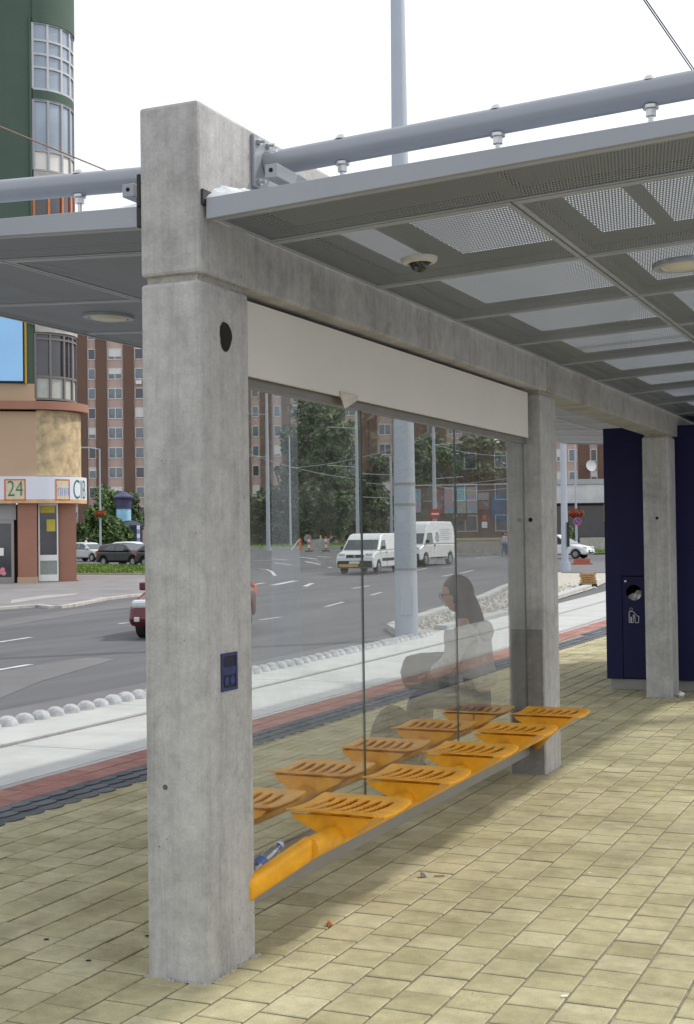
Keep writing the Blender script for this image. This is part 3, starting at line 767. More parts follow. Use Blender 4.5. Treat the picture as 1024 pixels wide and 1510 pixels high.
# ------------------------------------------------------------------ canopies
def zc(x): return 2.955+.05*(abs(x+2.745)-.145)
def canopy(side):
    xi, xo = (-2.60, -.62) if side > 0 else (-2.91, -5.15)
    Yend = 19.9
    lab = 'right hand metal canopy with perforated ceiling sloping up over the bench' if side > 0 else 'left hand metal canopy with perforated ceiling above the near track'
    c = thing('canopy', (0, 0, 0), 0, lab, 'canopy', 'canopies of the tram shelter')
    ys = [4.60, 5.09] + [5.09+1.168*k for k in range(1, 13)]
    ys = [y for y in ys if y < Yend] + [Yend]
    xs = [xi, -1.53, xo] if side > 0 else [xi, -3.98, xo]
    for a, b in zip(ys, ys[1:]):
        xq = [xi, xo] if a < 5 else xs
        for x0, x1 in zip(xq, xq[1:]):
            x0, x1 = sorted((x0, x1)); g = .006
            X0, X1, A, B = x0+g, x1-g, a+g, b-g
            mb = MB(); t = .002
            mb.quad((X0, A, zc(X0)), (X1, A, zc(X1)), (X1, B, zc(X1)), (X0, B, zc(X0)))
            p = mb.build('ceiling_panel', m_ceil, c)
            fr = MB(); fw = .045
            def strip(u0, u1, v0, v1):
                vs = []
                for dz in (-.004, .03):
                    for v in (v0, v1):
                        for u in (u0, u1): vs.append((u, v, zc(u)+dz))
                fr.add(vs, [(0, 2, 3, 1), (4, 5, 7, 6), (0, 1, 5, 4), (2, 6, 7, 3), (0, 4, 6, 2), (1, 3, 7, 5)])
            strip(X0, X1, A, A+.050); strip(X0, X1, B-.018, B); 
            wi = .022
            strip(X0, X0+wi, A+.050, B-.018); strip(X1-wi, X1, A+.050, B-.018)
            fr.build('panel_frame', m_ceilf, p)
    # purlins above the ceiling
    def bar(u0, u1, v0, v1, z0, z1, nm, m):
        vs = []; q = MB()
        for z in (z0, z1):
            for v in (v0, v1):
                for u in (u0, u1): vs.append((u, v, zc(u)+z))
        q.add(vs, [(0, 2, 3, 1), (4, 5, 7, 6), (0, 1, 5, 4), (2, 6, 7, 3), (0, 4, 6, 2), (1, 3, 7, 5)]); return q.build(nm, m, c)
    x_list = [-2.52, -1.50, -.70] if side > 0 else [-3.0, -3.98, -4.5, -5.04]
    for x in x_list: bar(x-.035, x+.035, 4.62, Yend-.02, .006, .037, 'purlin', m_purlin)
    for y in ys[1:-1]: bar(min(xi, xo)+.02, max(xi, xo)-.02, y-.025, y+.025, .0315, .038, 'rafter', m_purlin)
    bar(xi+.13 if side > 0 else xi-.15, xi+.15 if side > 0 else xi-.13, 4.62, Yend-.02, .032, .037, 'edge_angle', m_black)
    # roof deck of pale metal with narrow rooflights
    lights = [(-2.36, -2.20), (-2.04, -1.58), (-1.38, -1.14), (-1.06, -.78)] if side > 0 else []
    lo, hi = min(xi, xo)+.01, max(xi, xo)-.01
    def deck(nm, m, u0, u1, v0, v1, dz):
        q = MB(); q.quad((u0, v0, zc(u0)+dz), (u1, v0, zc(u1)+dz), (u1, v1, zc(u1)+dz), (u0, v1, zc(u0)+dz)); return q.build(nm, m, c)
    cuts = [4.60]
    for i_, ya in enumerate(ys[1:-1]):
        c0, c1 = ya+(.20 if i_ < 1 else .10), min(ya+(.92 if i_ < 1 else 1.02), Yend-.05)
        if side < 0: break
        if i_ == 1: lights = [(-2.34, -1.58), (-1.38, -.78)]
        if c1-c0 < .3: break
        deck('roof_deck', m_deck, lo, hi, cuts[-1], c0, .040); cuts.append(c1)
        edges = [lo]+[e for l_ in lights for e in l_]+[hi]
        for j in range(len(edges)-1):
            if j % 2 == 0: deck('roof_deck', m_deck, edges[j], edges[j+1], c0, c1, .040)
            else: deck('rooflight', m_sheet, edges[j], edges[j+1], c0, c1, .041)
    deck('roof_deck', m_deck, lo, hi, cuts[-1], Yend-.01, .040)
    # fascias: near end, far end, outer side
    for y in (4.575, Yend+.005):
        q = MB(); vs = []
        for yy in (y, y+.022):
            for x in (xi, xo):
                for dz in (-.012, .072-.014*abs(x-xi)): vs.append((x, yy, zc(x)+dz))
        q.add(vs, [(0, 1, 3, 2), (4, 6, 7, 5), (0, 2, 6, 4), (1, 5, 7, 3), (0, 4, 5, 1), (2, 3, 7, 6)]); q.build('fascia', m_paint, c, bevel=.003)
    q = MB(); s = 1 if side > 0 else -1; q.box(min(xo, xo+s*.022), max(xo, xo+s*.022), 4.575, Yend+.02, zc(xo)-.012, zc(xo)+.043); q.build('fascia', m_paint, c, bevel=.003)
    # support tubes with end plates, hanging bolts
    bx = (CX1 if side > 0 else CX0)
    for i in range(4):
        y = 5.10+SP*i - (.0 if i == 0 else .36)
        def zt(x): return 3.285+.043*(abs(x+2.745)-.13)
        q = MB(); q.tube((bx+s*.02, y, zt(bx)), (xo-s*.05, y, zt(xo)), .052, n=28); tb = q.build('support_tube', m_paint, c, smooth=True)
        q = MB(); q.box(min(bx, bx+s*.018), max(bx, bx+s*.018), y-.12, y+.12, 3.165, 3.388); pl = q.build('end_plate', m_paint, tb, bevel=.004)
        for (dy, dz) in ((-.085, .085), (.0, .09), (.085, .085), (-.085, -.085), (.085, -.085)):
            q = MB(); q.tube((bx+s*.018, y+dy, 3.276+dz), (bx+s*.030, y+dy, 3.276+dz), .016, n=6); q.tube((bx+s*.030, y+dy, 3.276+dz), (bx+s*.052, y+dy, 3.276+dz), .008, n=8); q.build('plate_bolt', m_steel, tb)
        for x in ((-2.25, -1.58, -.98) if side > 0 else (-3.02, -3.55, -4.2, -4.85)):
            q = MB(); q.tube((x, y, zt(x)+.045), (x, y, zt(x)+.064), .034, .018, n=14); q.tube((x, y, zt(x)-.048), (x, y, zt(x)-.060), .030, n=14); q.tube((x, y, zt(x)-.060), (x, y, zt(x)-.088), .021, n=6); q.tube((x, y, zt(x)-.15), (x, y, zt(x)-.05), .010, n=8)
            q.build('hanger_bolt', m_steel, tb, smooth=True)
        q = MB(); x = bx+s*.20; q.box(x-.028, x+.028, y-.33, y-.05, 3.13, 3.185); q.build('tube_saddle', m_paint, tb, bevel=.003)
        q = MB(); q.tube((x, y-.332, 3.16), (x, y-.325, 3.16), .009, n=10); q.build('saddle_hole', m_hole, tb)
    # crumpled zinc flashing in the inner corner
    q = MB(); n = 12; mm_ = 6
    for i in range(n+1):
        for j in range(mm_+1):
            u = i/n; v = j/mm_
            x = bx+s*(.004+u*.29); y = 4.578+v*.14+.05*u*v
            z = zc(x)+.069 + .085*(1-u)*v**.8 + v*(.007*math.sin(i*1.9+j*2.3) + .004*math.sin(i*4.1-j*1.3))
            q.v.append((x, y, z))
    for i in range(n):
        for j in range(mm_): q.f.append((i*(mm_+1)+j, (i+1)*(mm_+1)+j, (i+1)*(mm_+1)+j+1, i*(mm_+1)+j+1)); q.mi.append(0)
    q.build('zinc_flashing', m_zinc, c)
    if side < 0:
        q = MB(); q.box(-2.908, -2.884, 4.56, 4.70, 2.94, 3.06); q.box(-2.90, -2.883, 4.55, 4.66, 3.02, 3.15); q.build('rubber_seal', m_black, c, bevel=.005)
    else:
        q = MB(); q.box(-2.612, -2.603, 4.56, 4.70, 3.0, 3.06); q.build('rubber_seal', m_black, c)
    return c
canopy(1); canopy(-1)

# ceiling lamps (off) and camera dome
m_opal = mat('opal_cover', (.62, .60, .50), .35, var=.03)
def ceiling_light(x, y, label):
    sl = .05 if x > -2.745 else -.05
    t = thing('ceiling_light', (x, y, zc(x)-.005), 0, label, 'ceiling light', 'round ceiling lights under the canopies'); t.rotation_euler.y = -math.atan(sl)
    q = MB(); q.lathe([(.118, -.012), (.150, -.012), (.150, .012), (.118, .012), (.118, -.012)], n=40); q.build('trim_ring', m_ceilf, t, smooth=True)
    q = MB(); q.lathe([(.001, -.030), (.06, -.027), (.10, -.018), (.117, -.004)], n=40); q.build('diffuser', m_opal, t, smooth=True)
ceiling_light(-1.15, 6.75, 'round white ceiling light at the right picture edge')
ceiling_light(-4.51, 6.76, 'round cream ceiling light in the left canopy')
cd = thing('security_camera', (-2.18, 5.80, zc(-2.18)-.003), 0, 'black domed security camera on a white ring under the right canopy', 'security camera'); cd.rotation_euler.y = -.05
q = MB(); q.lathe([(.055, -.022), (.078, -.018), (.084, -.006), (.085, .004)], n=36); q.build('mounting_ring', mat('camera_ring', (.62, .61, .57), .4), cd, smooth=True)
q = MB(); q.lathe([(.001, -.062), (.02, -.058), (.036, -.045), (.046, -.026), (.05, -.012)], n=28); q.build('dome', mat('smoked_dome', (.008, .008, .01), .06, spec=.8), cd, smooth=True)
q = MB(); q.tube((-.01, -.038, -.05), (.0, -.046, -.052), .012, n=12); q.build('lens', mat('lens', (.06, .06, .09), .2), cd)

# ------------------------------------------------------------------ navy kiosk with litter bin
KX0, KX1, KY0, KY1 = -3.42, -1.60, 14.75, 17.2
k = thing('kiosk', (KX0, KY0, 0), 0, 'navy blue metal kiosk on a grey plinth behind the third column', 'kiosk')
q = MB(); q.box(.03, KX1-KX0-.03, .05, KY1-KY0-.05, 0, .115); q.build('plinth', m_kick, k, bevel=.004)
bodyb = MB()
hx, hz, hr = .31, 1.06, .086
dx0, dx1, dz0, dz1 = .185, .74, .135, 1.235
bodyb.box(0, dx0-.008, 0, .04, .12, 2.86); bodyb.box(dx1+.008, KX1-KX0, 0, .04, .12, 2.86); bodyb.box(dx0-.008, dx1+.008, 0, .04, dz1+.01, 2.86)
bodyb.box(0, .03, .04, KY1-KY0, .12, 2.86); bodyb.box(KX1-KX0-.03, KX1-KX0, .04, KY1-KY0, .12, 2.86); bodyb.box(.03, KX1-KX0-.03, KY1-KY0-.03, KY1-KY0, .12, 2.86)
bodyb.box(.03, KX1-KX0-.03, .04, KY1-KY0-.03, 2.80, 2.86); bodyb.box(0.03, KX1-KX0-.03, .04, KY1-KY0-.03, .12, .14)
bodyb.build('body', m_navy, k)
# door with a round opening
q = MB(); n = 32
ring = [(hx+hr*math.cos(2*math.pi*i/n), hz+hr*math.sin(2*math.pi*i/n)) for i in range(n)]
def edgept(i):
    a = 2*math.pi*i/n; c_, s_ = math.cos(a), math.sin(a); t = []
    if c_ > 1e-6: t.append((dx1-hx)/c_)
    if c_ < -1e-6: t.append((dx0-hx)/c_)
    if s_ > 1e-6: t.append((dz1-hz)/s_)
    if s_ < -1e-6: t.append((dz0-hz)/s_)
    t = min(t); return (hx+c_*t, hz+s_*t)
outer = [edgept(i) for i in range(n)]
corners = {}
for cxn, czn in ((dx0, dz0), (dx1, dz0), (dx1, dz1), (dx0, dz1)):
    a = math.atan2(czn-hz, cxn-hx) % (2*math.pi); corners[int(a/(2*math.pi)*n)] = (cxn, czn)
for i in range(n):
    j = (i+1) % n; pts = [ring[i], outer[i]] + ([corners[i]] if i in corners else []) + [outer[j], ring[j]]
    for yy, rev in ((-.004, False), (.02, True)):
        P = [(x, yy, z) for x, z in pts]; q.quad(*(reversed(P) if rev else P))
    q.quad((ring[i][0], -.004, ring[i][1]), (ring[j][0], -.004, ring[j][1]), (ring[j][0], .02, ring[j][1]), (ring[i][0], .02, ring[i][1]))
door = q.build('bin_door', m_navy, k)
q = MB(); q.tube((dx0+.035, -.008, dz1-.05), (dx0+.035, .0, dz1-.05), .012, n=12); q.build('lock', m_steel, door)
# pictogram: a person dropping litter into a bin
pg = MB(); lw = .0055
def ln(a, b, w=lw):
    a = Vector((a[0], 0, a[1])); b = Vector((b[0], 0, b[1])); d = (b-a).normalized(); nn = Vector((-d.z, 0, d.x))*w/2
    a -= d*w/2; b += d*w/2
    pg.quad(*[(p.x, -.0068, p.z) for p in (a-nn, b-nn, b+nn, a+nn)])
ox, oz = .255, .735
for i in range(12):
    a0, a1 = 2*math.pi*i/12, 2*math.pi*(i+1)/12
    ln((ox+.022+.015*math.cos(a0), oz+.145+.015*math.sin(a0)), (ox+.022+.015*math.cos(a1), oz+.145+.015*math.sin(a1)))
for a, b in (((0, .12), (.045, .12)), ((0, .12), (0, 0)), ((0, 0), (.018, 0)), ((.018, 0), (.018, .06)), ((.026, .06), (.026, 0)), ((.026, 0), (.044, 0)), ((.044, 0), (.044, .085)), ((.045, .12), (.075, .085)),
             ((.044, .085), (.06, .075)), ((.06, .07), (.066, 0)), ((.066, 0), (.10, 0)), ((.10, 0), (.106, .07)), ((.106, .07), (.085, .075))):
    ln((ox+a[0], oz+a[1]), (ox+b[0], oz+b[1]))
pg.build('litter_pictogram', m_paper, door)
q = MB(); q.box(hx-.12, hx+.14, .03, .42, .5, .52); q.box(hx-.14, hx-.12, .03, .42, .5, 1.2); q.box(hx+.14, hx+.16, .03, .42, .5, 1.2); q.box(hx-.14, hx+.16, .40, .42, .5, 1.2)
q.build('bin_liner', m_black, k)
def crumple(x, y, z, s, m, name, label, cat, group=None):
    bm = bmesh.new(); bmesh.ops.create_icosphere(bm, subdivisions=2, radius=s)
    for v in bm.verts: v.co *= random.uniform(.65, 1.25)
    me = bpy.data.meshes.new(name); bm.to_mesh(me); bm.free(); me.materials.append(m)
    o = link(name, me, None, loc=(x, y, z)); o.rotation_euler = (random.random()*6, random.random()*6, 0)
    return tag(o, label, cat, group)
for (dx, dz, s, m) in ((-.05, -.055, .035, m_paper), (.0, -.045, .045, m_paper), (.045, -.01, .04, m_dirtgrey), (.05, -.05, .045, m_paper), (-.02, -.09, .04, m_paper), (.02, .0, .02, m_paper)):
    crumple(KX0+hx+dx, KY0+.09, hz+dz, s, m, 'litter', 'crumpled white litter stuffed into the round bin opening', 'litter', 'litter in the bin opening')
q = MB(); q.box(KX0+.2, KX0+.46, KY0+.06, KY0+.3, .97-.35, .97-.02); tag(q.build('rubbish_bag', m_black), 'black rubbish bag filling the bin inside the navy kiosk', 'rubbish bag')

# small debris on the paving
def lump(x, y, s, m, label, cat, z=0):
    o = crumple(x, y, z+s*.7, s, m, 'debris', label, cat); o.name = cat.replace(' ', '_'); return o
lump(-2.50, 5.42, .016, m_clayl, 'small brown lump on the paving below the near seat', 'crumb')
lump(-2.42, 6.37, .018, m_dirtgrey, 'small grey mortar lump on the paving beside the bench', 'mortar lump')
q = MB(); q.tube((0, 0, .004), (.05, .012, .006), .003, n=6); tag(q.build('twig', m_bark, loc=(-2.37, 6.39, 0)), 'tiny dark twig beside the grey mortar lump', 'twig')
q = MB(); q.tube((0, 0, .005), (.021, .014, .005), .0045, n=10); tag(q.build('cigarette_butt', m_paper, loc=(-1.325, 4.89, 0)), 'white cigarette butt on the paving in the foreground', 'cigarette butt')
q = MB(); q.tube((0, 0, .004), (.016, .004, .004), .004, n=8); tag(q.build('cigarette_butt', m_paper, loc=(-1.67, 6.72, 0)), 'white speck of cigarette butt in the middle of the paving', 'cigarette butt')
crumple(-2.545, 14.30, .03, .035, m_paper, 'paper_scrap', 'crumpled white paper on the ground right of the third column', 'paper')
for (x, y, lab) in ((-3.17, 5.0, 'black gum spot on the paving closest to the left of the nearest column'), (-3.55, 4.80, 'black gum spot on the paving farthest left of the nearest column'), (-3.21, 4.62, 'black gum spot nearest the bottom left corner of the nearest column'), (-2.28, 9.9, 'black gum spot on the paving just past the second column')):
    q = MB(); q.lathe([(.012, .0025), (.001, .003)], n=10); tag(q.build('chewing_gum', m_hole, loc=(x, y, 0)), lab, 'chewing gum', 'gum spots on the paving')

def grit(n, boxes, m, nm, label, s0, s1, parent=None):
    random.seed(31); q = MB()
    for i in range(n):
        x0, x1, y0, y1 = random.choice(boxes); x, y = random.uniform(x0, x1), random.uniform(y0, y1)
        s_ = random.uniform(s0, s1); a = random.uniform(0, 6); c_, d_ = math.cos(a)*s_, math.sin(a)*s_
        q.add([(x+c_, y+d_, -.001), (x-d_*.8, y+c_*.8, -.001), (x-c_*.7, y-d_*.7, -.001), (x+d_, y-c_, -.001), (x+c_*.2, y+d_*.1, s_*random.uniform(.4, .9))], [(0, 1, 4), (1, 2, 4), (2, 3, 4), (3, 0, 4)])
    return tag(q.build(nm, m, parent), label if not parent else None, 'grit' if not parent else None, None, 'stuff')
grit(420, [(-2.6, -.9, 4.7, 12), (-5.1, -2.9, 4.2, 8), (-2.7, -1.5, 5, 8)], m_hole, 'dark_grit', 'scattered dark grit and crumbs on the yellow paving', .0012, .0034)
grit(700, [(-2.6, -.9, 4.7, 12), (-5.1, -2.9, 4.2, 8), (-2.7, -1.5, 5, 8)], m_dirtgrey, 'pale_grit', 'scattered pale sand and grit on the yellow paving', .0015, .0045)
for i in range(3):
    y0 = Y1+SP*i; e = .012
    grit(150, [(CX0-e, CX1+e, y0-e, y0+.002), (CX1-.002, CX1+e, y0-e, y0+D+e), (CX1-.002, CX1+e, y0-e, y0+D+e), (CX0-e, CX0+.002, y0-e, y0+D+e)], m_dirtgrey, 'mortar_crumbs', None, .005, .013, plat)

# ------------------------------------------------------------------ corner building
BR = R(YAW)
def frame_thing(name, px, d, label, cat, group=None, py=800, z=None, turn=0):
    return thing(name, site(px, d, z, py), BR+turn, label, cat, group)
S = 60/FOC
def bz(py): return EYE+(799.5-py)*S - zr(60)
BT = R(12.5)
bd = frame_thing('corner_building', 55, 60, 'green and beige corner building with a rounded glazed bay and shop sign', 'building', z=zr(60), turn=BT)
RU, RL = 1.78, 2.02      # radius of upper bay, lower drum
def wall(x0, x1, y0, y1, z0, z1, m, nm, par=bd, bev=0):
    q = MB(); q.box(x0, x1, y0, y1, z0, z1); return q.build(nm, m, par, bevel=bev)
def drum(r, z0, z1, m, nm, par=bd, n=28, r0=None, cap=True):
    q = MB(); pr_ = ([(.01, z0)] if cap else []) + [(r, z0), (r, z1)] + ([(.01, z1)] if cap else [])
    q.lathe(pr_, 0, r0 if r0 is not None else r, n, -math.pi/2, math.pi/2*.35); return q.build(nm, m, par, smooth=True)
top = bz(-70)
wall(-16, 0, 0, 9, bz(566), top, m_green, 'upper_wall')
wall(-16, 0, -.05, 9, bz(592), bz(566)-.002, m_beige, 'upper_wall')
wall(-16, 0, 0, 9, bz(703), bz(607), m_beige, 'lower_wall')
wall(0.0, .5, RU*1.7, 9, 0, top, m_green, 'side_wall')
# bay: cylinder floors; axis at (0, RU)
AX = RU
def bay(z0, z1, fm, panes, nm='bay_window'):
    """panes = list of (row heights fractions) ; builds frame and each pane"""
    fr = MB(); r = RU
    cols = [-90, -69, -46, -26, -4, 20]
    for a in cols:
        t = R(a); c_, s_ = math.cos(t), math.sin(t)
        T = Matrix.Translation((r*c_, AX+r*s_, 0)) @ Matrix.Rotation(t, 4, 'Z')
        fr.box(-.06, .05, -.05, .05, z0, z1, T)
    rows = [z0]+[z0+(z1-z0)*f for f in panes[1:-1]]+[z1]
    for zz in rows:
        fr.lathe([(r-.06, zz-.045), (r+.045, zz-.045), (r+.045, zz+.045), (r-.06, zz+.045)], 0, AX, 26, R(-90), R(20))
    f = fr.build(nm, fm, bd)
    for a, b in zip(cols, cols[1:]):
        for i, (u, v) in enumerate(zip(rows, rows[1:])):
            q = MB(); q.lathe([(r-.03, u+.045), (r-.03, v-.045)], 0, AX, 5, R(a+1.6), R(b-1.6))
            mm = panes_mat[i] if isinstance(panes_mat, list) else panes_mat
            q.build('pane', mm, f)
    return f
drum(RU-.35, bz(592), top, m_paned, 'bay_core', r0=AX)
drum(RU+.10, bz(28), top, m_green, 'parapet', r0=AX)
m_bayf = mat('bay_frame', (.50, .52, .53), .5, var=.08)
panes_mat = m_panel; bay(bz(127), bz(28), m_bayf, [0, .33, .53, .74, 1])
drum(RU+.05, bz(142), bz(129), m_green, 'band', r0=AX); 
panes_mat = [m_white, m_panel, m_panel]; bay(bz(248), bz(143), mat('bay_frame_grey', (.34, .35, .37), .5, var=.08), [0, .28, .99, 1])
drum(RU+.05, bz(262), bz(250), m_kerb, 'band', r0=AX)
panes_mat = m_paned; bay(bz(370), bz(263), mat('orange_frame', (.62, .17, .03), .5), [0, .3, 1])
drum(RU+.05, bz(385), bz(372), m_green, 'band', r0=AX)
panes_mat = m_panel; bay(bz(478), bz(387), m_winw, [0, .3, 1])
drum(RU+.10, bz(489), bz(480), m_kerb, 'band', r0=AX)
panes_mat = [mat('panel_pale', (.40, .42, .38), .5, var=.1), m_paned, m_paned]; bay(bz(588), bz(491), m_wing, [0, .34, .92, 1])
# cornice, stained drum, sign
drum(2.36, bz(604), bz(592), m_clay, 'cornice', r0=2.06); wall(-16, -.003, -.30, 0.5, bz(604), bz(592), m_clay, 'cornice')
drum(2.0, bz(702), bz(605), m_stain, 'stained_drum', r0=2.0)
sg = MB(); z0, z1 = bz(742), bz(703); SR = 2.24
sg.box(-16, 0, -.22, .2, z0, z1); sg.lathe([(.1, z1), (SR, z1), (SR, z0), (.1, z0)], 0, SR-.22, 30, -math.pi/2, 0)
sign = sg.build('shop_sign', m_signw, bd)
rb = MB(); rb.box(-16, 0, -.224, .2, z0-.01, z0+.16); rb.lathe([(.1, z0+.16), (SR+.004, z0+.16), (SR+.004, z0-.01), (.1, z0-.01)], 0, SR-.22, 30, -math.pi/2, 0); rb.build('rusty_edge', m_rust, sign)
def bend(x, z, off=.012):
    if x <= 0: return (x, -.22-off, z)
    t = -math.pi/2 + x/SR; return ((SR+off)*math.cos(t), SR-.22+(SR+off)*math.sin(t), z)
def sx(px):         # picture x on the sign -> unrolled distance
    x = (px-55)*S
    if x <= 0: return x
    return SR*math.asin(min(1, x/SR))
def signbox(x0, x1, za, zb, w, m, nm, depth=.015):
    q = MB()
    for (u0, u1, v0, v1) in ((x0, x1, za, za+w), (x0, x1, zb-w, zb), (x0, x0+w, za+w, zb-w), (x1-w, x1, za+w, zb-w)):
        n = 6
        for i in range(n):
            a = u0+(u1-u0)*i/n; b = u0+(u1-u0)*(i+1)/n
            q.quad(bend(a, v0, depth), bend(b, v0, depth), bend(b, v1, depth), bend(a, v1, depth))
    return q.build(nm, m, sign)
def signfill(x0, x1, za, zb, m, nm, depth):
    q = MB(); n = 6
    for i in range(n):
        a = x0+(x1-x0)*i/n; b = x0+(x1-x0)*(i+1)/n
        q.quad(bend(a, za, depth), bend(b, za, depth), bend(b, zb, depth), bend(a, zb, depth))
    return q.build(nm, m, sign)
m_cream = mat('sign_cream', (.60, .55, .38), .6)
z24a, z24b = bz(738.5), bz(707)
signfill(sx(9), sx(39.5), z24a, z24b, m_cream, 'number_field', .006); signbox(sx(9), sx(39.5), z24a, z24b, .055, m_redp, 'number_border', .012)
text_mesh('24', 1.0, None, m_greenp, 'number_lettering', sign, bend=lambda p: Vector(bend(p.x+sx(12.5), p.z+bz(732), .018+max(0, p.y)*.2)), ext=.004, squeeze=.72, bold=-.012)
signfill(sx(82), sx(103), z24a, z24b, m_cream, 'logo_field', .006); signbox(sx(82), sx(103), z24a, z24b, .055, m_redp, 'logo_border', .012)
q = MB(); xa, xb = sx(84), sx(101.5); w = (xb-xa)/3.3
def stripq(u0, u1, v0, v1): q.quad(bend(u0, v0, .012), bend(u1, v0, .012), bend(u1, v1, .012), bend(u0, v1, .012))
stripq(xa, xb, bz(716.5), bz(715.5))
for i in range(3):
    u = xa+.05+w*i*1.08; stripq(u, u+.035, bz(732), bz(722)); stripq(u+w*.62, u+w*.62+.035, bz(732), bz(722)); 
    for k_ in range(5):
        a0, a1 = math.pi*k_/5, math.pi*(k_+1)/5; cx = u+w*.31+.017; rr = w*.31
        q.quad(bend(cx+rr*math.cos(a0), bz(722)+rr*.8*math.sin(a0), .012), bend(cx+rr*math.cos(a1), bz(722)+rr*.8*math.sin(a1), .012), bend(cx+(rr+.035)*math.cos(a1), bz(722)+(rr+.035)*.8*math.sin(a1), .012), bend(cx+(rr+.035)*math.cos(a0), bz(722)+(rr+.035)*.8*math.sin(a0), .012))
q.build('arches_logo', m_bluep, sign)
text_mesh('CIB', 1.25, None, m_greenp, 'sign_lettering', sign, bend=lambda p: Vector(bend(p.x+sx(107.5), p.z+bz(735.5), .014+max(0, p.y)*.2)), ext=.004, squeeze=.60, bold=-.012)
# ground floor
gz = bz(742.3)
wall(-.83, 0.0, .05, 1.0, .32, gz, m_clay, 'pillar'); wall(-.86, .03, .02, 1.03, -.1, .318, m_beige, 'pillar_base')
wall(.92, 1.72, .75, 1.7, .12, gz, m_clay, 'pillar'); wall(.90, 1.82, .72, 1.75, -.1, .118, m_clay, 'pillar_base')
w1 = MB(); 
for (a, b, c_, d_) in ((.05, .12, .1, gz), (.86, .92, .1, gz), (.12, .86, .1, .40), (.12, .86, 1.02, 1.28), (.12, .86, gz-.1, gz)): w1.box(a, b, .5, .58, c_, d_)
f = w1.build('shop_window', m_winw, bd); wall(.12, .86, .53, .55, 1.28, gz-.1, m_paned, 'pane', f); wall(.12, .86, .53, .55, .40, 1.02, mat('frosted', (.25, .29, .28), .3, var=.1), 'pane', f)
q = MB(); q.box(.15, .78, .515, .525, gz-.42, gz-.12); q.box(.42, .80, .515, .525, gz-1.25, gz-.72); q.build('yellow_notice', m_yellow, f)
q = MB()
for (a, b, c_, d_) in ((-1.12, -1.0, 0.05, 2.85), (-2.4, -2.3, .05, 2.85), (-2.3, -1.12, 2.70, 2.85), (-2.3, -1.12, .05, .32)): q.box(a, b, .3, .38, c_, d_)
dr = q.build('door', m_alu, bd); wall(-2.3, -1.12, .33, .35, .32, 2.70, m_paned, 'pane', dr)
q = MB(); q.box(-1.85, -1.45, .315, .325, 1.28, 1.62); q.build('notice', m_paper, dr)
q = MB(); 
for (x, z) in ((-1.62, .55), (-1.45, .50), (-1.5, .66)): q.tube((x, .324, z), (x, .31, z), .10, n=12)
q.build('flower_sticker', mat('pink_sticker', (.7, .25, .33), .6), dr)
wall(-16, -2.4, .3, .5, -.1, 2.85, m_paned, 'shop_front'); wall(-16, -.9, .28, .5, 2.86, gz, m_kick, 'shop_fascia')
wall(-16, -1.0, .5, 9, -.1, gz, m_paned, 'shop_interior'); wall(-1.0, 1.5, 1.75, 9, -.1, gz, m_clay, 'rear_wall')
# drainpipe
q = MB(); q.tube((-.12, -.06, bz(480)), (-.12, -.06, bz(20)), .05, n=8); q.build('drainpipe', m_green, bd)
# billboard on the wall
bb = thing('billboard', bd.location, BR+BT, 'pale blue billboard with a yellow side lamp on the corner building', 'billboard')
q = MB(); q.box(-9, (37-55)*S, -.32, -.14, bz(563), bz(455)); q.build('board', m_billb, bb)
q = MB(); q.box((37-55)*S+.0, (39-55)*S, -.30, -.06, bz(566), bz(452)); q.build('board_edge', m_black, bb)
q = MB(); q.box((39.6-55)*S, (42.5-55)*S, -.18, -.05, bz(566), bz(470)); q.build('yellow_strip', mat('yellow_strip', (.62, .40, .05), .5), bb)

# ------------------------------------------------------------------ far apartment blocks
def window_data(w, h, split=True, key=0):
    f = MB(); t = .09
    f.box(-w/2, w/2, -.06, .05, 0, t); f.box(-w/2, w/2, -.06, .05, h-t, h); f.box(-w/2, -w/2+t, -.06, .05, t, h-t); f.box(w/2-t, w/2, -.06, .05, t, h-t)
    if split: f.box(-t/2, t/2, -.06, .05, t, h-t)
    p = MB(); p.box(-w/2+t, w/2-t, -.02, .0, t, h-t)
    return f.data('window', m_winw), p.data('pane', m_pane)
def block(name, px0, px1, d, floors, fh, pattern, label, base=0, pyw=None, vis=None, depth=14):
    s = d/FOC; o = frame_thing(name, px0, d, label, 'apartment block', z=zr(d))
    W_ = (px1-px0)*s; H = base+floors*fh
    cache = {}
    q = MB(); q.box(0, W_, .02, depth, 0, H+1.0); q.build('wall', m_pink, o)
    for (a, b, kind) in pattern:
        x0, x1 = (a-px0)*s, (b-px0)*s
        if kind == 'b':
            q = MB(); q.box(x0, x1, -.35, .0, base*.9, H+1.2); q.build('brown_pier', m_brown, o)
        else:
            n = max(1, round((x1-x0)/2.0)) if kind == 'w' else 1
            for fl in range(floors):
                z = base+fl*fh+.95
                if vis and not (vis[0] < EYE-zr(d)+0 + 0 + z*0 + z < vis[1]): continue
                ww = (x1-x0)*.93; key = (round(ww, 2))
                if key not in cache: cache[key] = window_data(ww, 1.55, ww > 1.3)
                fm, pm = cache[key]
                w_ = link('window', fm, o, loc=((x0+x1)/2, 0, z)); pn = link('pane', pm if random.random() > .3 else cache.setdefault(('d', key), pm.copy()), w_)
                if ('d', key) in cache: cache[('d', key)].materials[0] = m_paned
                if random.random() < .22:
                    c_ = MB(); hh = random.uniform(.4, 1.3); c_.box(-ww*.42, ww*.42, -.03, -.021, 1.46-hh, 1.46); c_.build('blind', m_white, w_)
                if random.random() < .07:
                    c_ = MB(); c_.box(-.4, .4, -.5, -.05, -.75, -.25); c_.build('air_conditioner', m_winw, w_)
    q = MB(); q.box(-.3, W_+.3, -.4, depth+.3, H+1.0, H+1.5); q.build('roof', m_kick, o)
    return o
